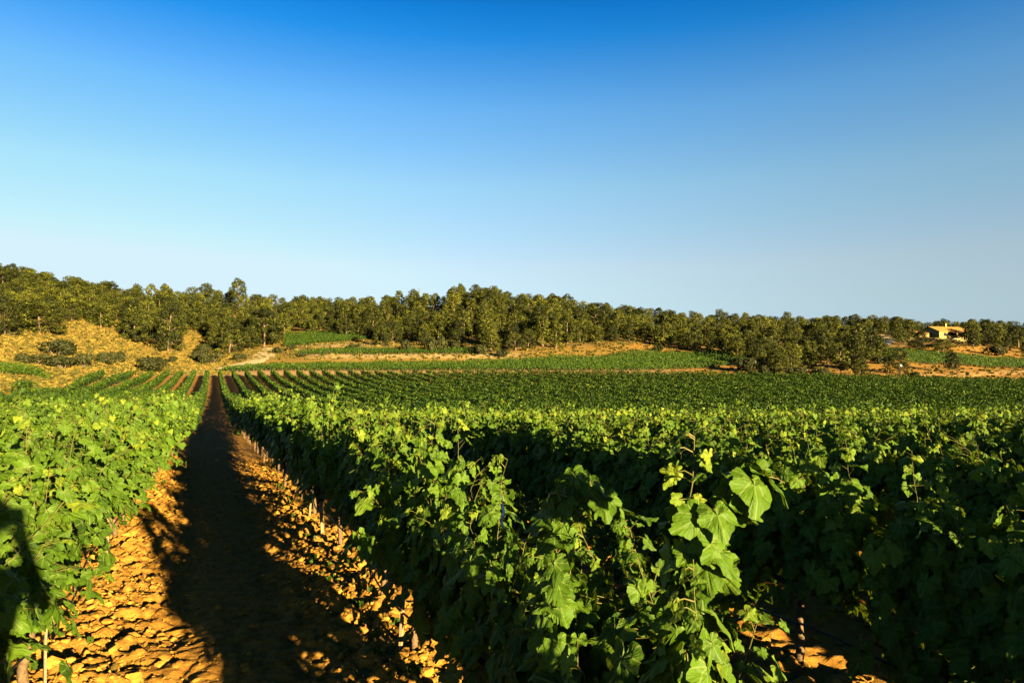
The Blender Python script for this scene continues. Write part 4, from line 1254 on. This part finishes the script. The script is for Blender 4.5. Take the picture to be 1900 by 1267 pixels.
# ------------------------------------------------------------------ the photographer, standing on the path with the camera held overhead
def photographer():
    M_SKIN = rough_material('skin', (.42, .24, .16), (.50, .30, .20), 6, .6, bump=0)
    M_SHIRT = rough_material('shirt_cloth', (.05, .08, .14), (.08, .11, .18), 30, bump=.2)
    M_JEAN = rough_material('trouser_cloth', (.03, .04, .06), (.05, .06, .09), 40, bump=.2)
    M_HAIR = rough_material('hair', (.02, .014, .01), (.04, .03, .02), 40, bump=.3)
    B, OFF = .62, .25                                                   # stands on a crate, camera at the eye
    px0, py0 = -OFF * SS, -OFF * CC
    root = empty('person', (px0, py0, gz(px0, py0) + .03 + B), -YAW)
    dz = 2.30 - (gz(px0, py0) + .03 + B) - 2.30
    tag(root, 'person in dark shirt and trousers standing on a crate with a camera to the eye', 'person')
    def skin(name, J, E, rt, mat, parent):
        me = bpy.data.meshes.new(name); me.from_pydata([j[:3] for j in J], E, []); me.materials.append(mat)
        o = link(name, me, parent)
        m = o.modifiers.new('skin', 'SKIN'); m.use_smooth_shade = True
        for i, j in enumerate(J):
            v = me.skin_vertices[0].data[i]; v.radius = (j[3], j[3] if len(j) < 5 else j[4]); v.use_root = i == rt
        o.modifiers.new('smooth', 'SUBSURF').render_levels = 2
        return o
    J = [(0, 0, .95, .115, .085), (0, 0, 1.15, .14, .10), (0, .01, 1.36, .16, .11), (0, .01, 1.48, .06), (0, .02, 1.56, .07), (0, .035, 1.66, .088, .10), (0, .03, 1.74, .07, .08)]
    E = [(0, 1), (1, 2), (2, 3), (3, 4), (4, 5), (5, 6)]
    for sx in (-1, 1):
        b = len(J)
        J += [(sx * .095, 0, .82, .066), (sx * .11, .02, .50, .052), (sx * .12, 0, .10, .042), (sx * .13, .13, .04, .036), (sx * .13, .2, .03, .028)]
        E += [(0, b), (b, b + 1), (b + 1, b + 2), (b + 2, b + 3), (b + 3, b + 4)]
        b = len(J)
        arm0 = len(J) + 2
        J += [(sx * .19, .01, 1.42, .062), (sx * .29, .08, 1.20, .050), (sx * .15, .26, 2.13, .032), (sx * .10, .29, 2.20, .036, .022), (sx * .085, .30, 2.25, .036, .02)]
        E += [(2, b), (b, b + 1), (b + 1, b + 2), (b + 2, b + 3), (b + 3, b + 4)]
        for k in range(4):
            c = len(J); y = .285 + .013 * k
            J += [(sx * (.083 - .004 * k), .28 + .022 * k, 2.275, .009), (sx * (.078 - .004 * k), .285 + .024 * k, 2.315 - .004 * abs(k - 1.5), .0085), (sx * (.058 - .004 * k), .29 + .024 * k, 2.345 - .005 * abs(k - 1.5), .0075)]
            E += [(b + 4, c), (c, c + 1), (c + 1, c + 2)]
        c = len(J); J += [(sx * .07, .25, 2.235, .011), (sx * .045, .243, 2.265, .009)]; E += [(b + 3, c), (c, c + 1)]
        for q in range(arm0, len(J)): J[q] = (J[q][0], J[q][1] - .13, J[q][2] + dz) + J[q][3:]
    c = len(J); J += [(0, .145, 1.655, .014)]; E += [(5, c)]                       # nose
    for sx in (-1, 1):
        c = len(J); J += [(sx * .10, .02, 1.655, .016)]; E += [(5, c)]              # ears
    body = skin('body', J, E, 0, M_SKIN, root)
    S = [(0, 0, .84, .185, .145), (0, 0, 1.12, .168, .128), (0, .01, 1.36, .18, .13), (0, .01, 1.46, .08)]
    SE = [(0, 1), (1, 2), (2, 3)]
    for sx in (-1, 1):
        b = len(S); S += [(sx * .19, .01, 1.42, .075), (sx * .25, .05, 1.29, .066)]; SE += [(2, b), (b, b + 1)]
    skin('shirt', S, SE, 0, M_SHIRT, root)
    S = [(0, 0, 1.02, .150, .112), (0, 0, .93, .155, .118)]; SE = [(0, 1)]
    for sx in (-1, 1):
        b = len(S); S += [(sx * .095, 0, .80, .088), (sx * .11, .02, .50, .070), (sx * .12, 0, .10, .06)]; SE += [(1, b), (b, b + 1), (b + 1, b + 2)]
    skin('trousers', S, SE, 0, M_JEAN, root)
    hv, ht = icosphere(3); hv = hv * [.102, .118, .112] * (1 + rng.uniform(-.025, .025, (len(hv), 1))) + [0, .018, 1.70]
    ok = (hv[:, 2] > 1.735) | ((hv[:, 1] < .02) & (hv[:, 2] > 1.60))
    ht = ht[ok[ht].all(1)]
    a = Acc(); a.add(hv, ht); link('hair', a.mesh('hair', [M_HAIR], True), root)
    for sx in (-1, 1):
        ev, et = icosphere(2); a = Acc(); a.add(ev * .014 + [sx * .036, .128, 1.672], et); link('eye', a.mesh('eye', [M_STRIP], True), root)
    a = Acc(); a.add(*tube([(-.026, .128, 1.602), (0, .136, 1.600), (.026, .128, 1.602)], [.004, .007, .004], 6)); link('mouth', a.mesh('mouth', [M_CLOD], True), root)
    ck = empty('crate', (px0, py0, gz(px0, py0) + .02), -YAW); tag(ck, 'upturned slatted wooden crate on the path under the person', 'crate')
    for sx, sy in ((-1, -1), (1, -1), (1, 1), (-1, 1)):
        a = Acc(); a.add(*box(sx * .24 - .02, sx * .24 + .02, sy * .17 - .02, sy * .17 + .02, -.05, B - .022)); link('corner_post', a.mesh('corner_post', [M_STAKE]), ck)
    for nm, f in (('side_panel', -1), ('side_panel', 1)):
        a = Acc()
        for q in range(4): a.add(*box(-.28, .28, f * .203 - .01, f * .203 + .01, .03 + q * .14, .14 + q * .14))
        link(nm, a.mesh(nm, [M_STAKE]), ck)
    a = Acc()
    for q in range(5): a.add(*box(-.28, .28, -.215 + q * .088, -.137 + q * .088, B - .02, B)); 
    link('top', a.mesh('top', [M_STAKE]), ck)
    k = empty('handheld_camera', (0, 0, 2.30), -YAW); tag(k, 'black camera held to the eye in two hands', 'camera')
    a = Acc(); a.add(*box(-.065, .065, -.115, -.065, -.045, .045)); a.add(*box(-.028, .028, -.112, -.07, .0451, .07)); link('camera_body', a.mesh('camera_body', [M_HOSE]), k)
    a = Acc(); a.add(*tube([(0, -.064, 0), (0, -.04, 0), (0, -.012, 0)], [.034, .034, .037], 14)); link('lens', a.mesh('lens', [M_HOSE]), k)
photographer()
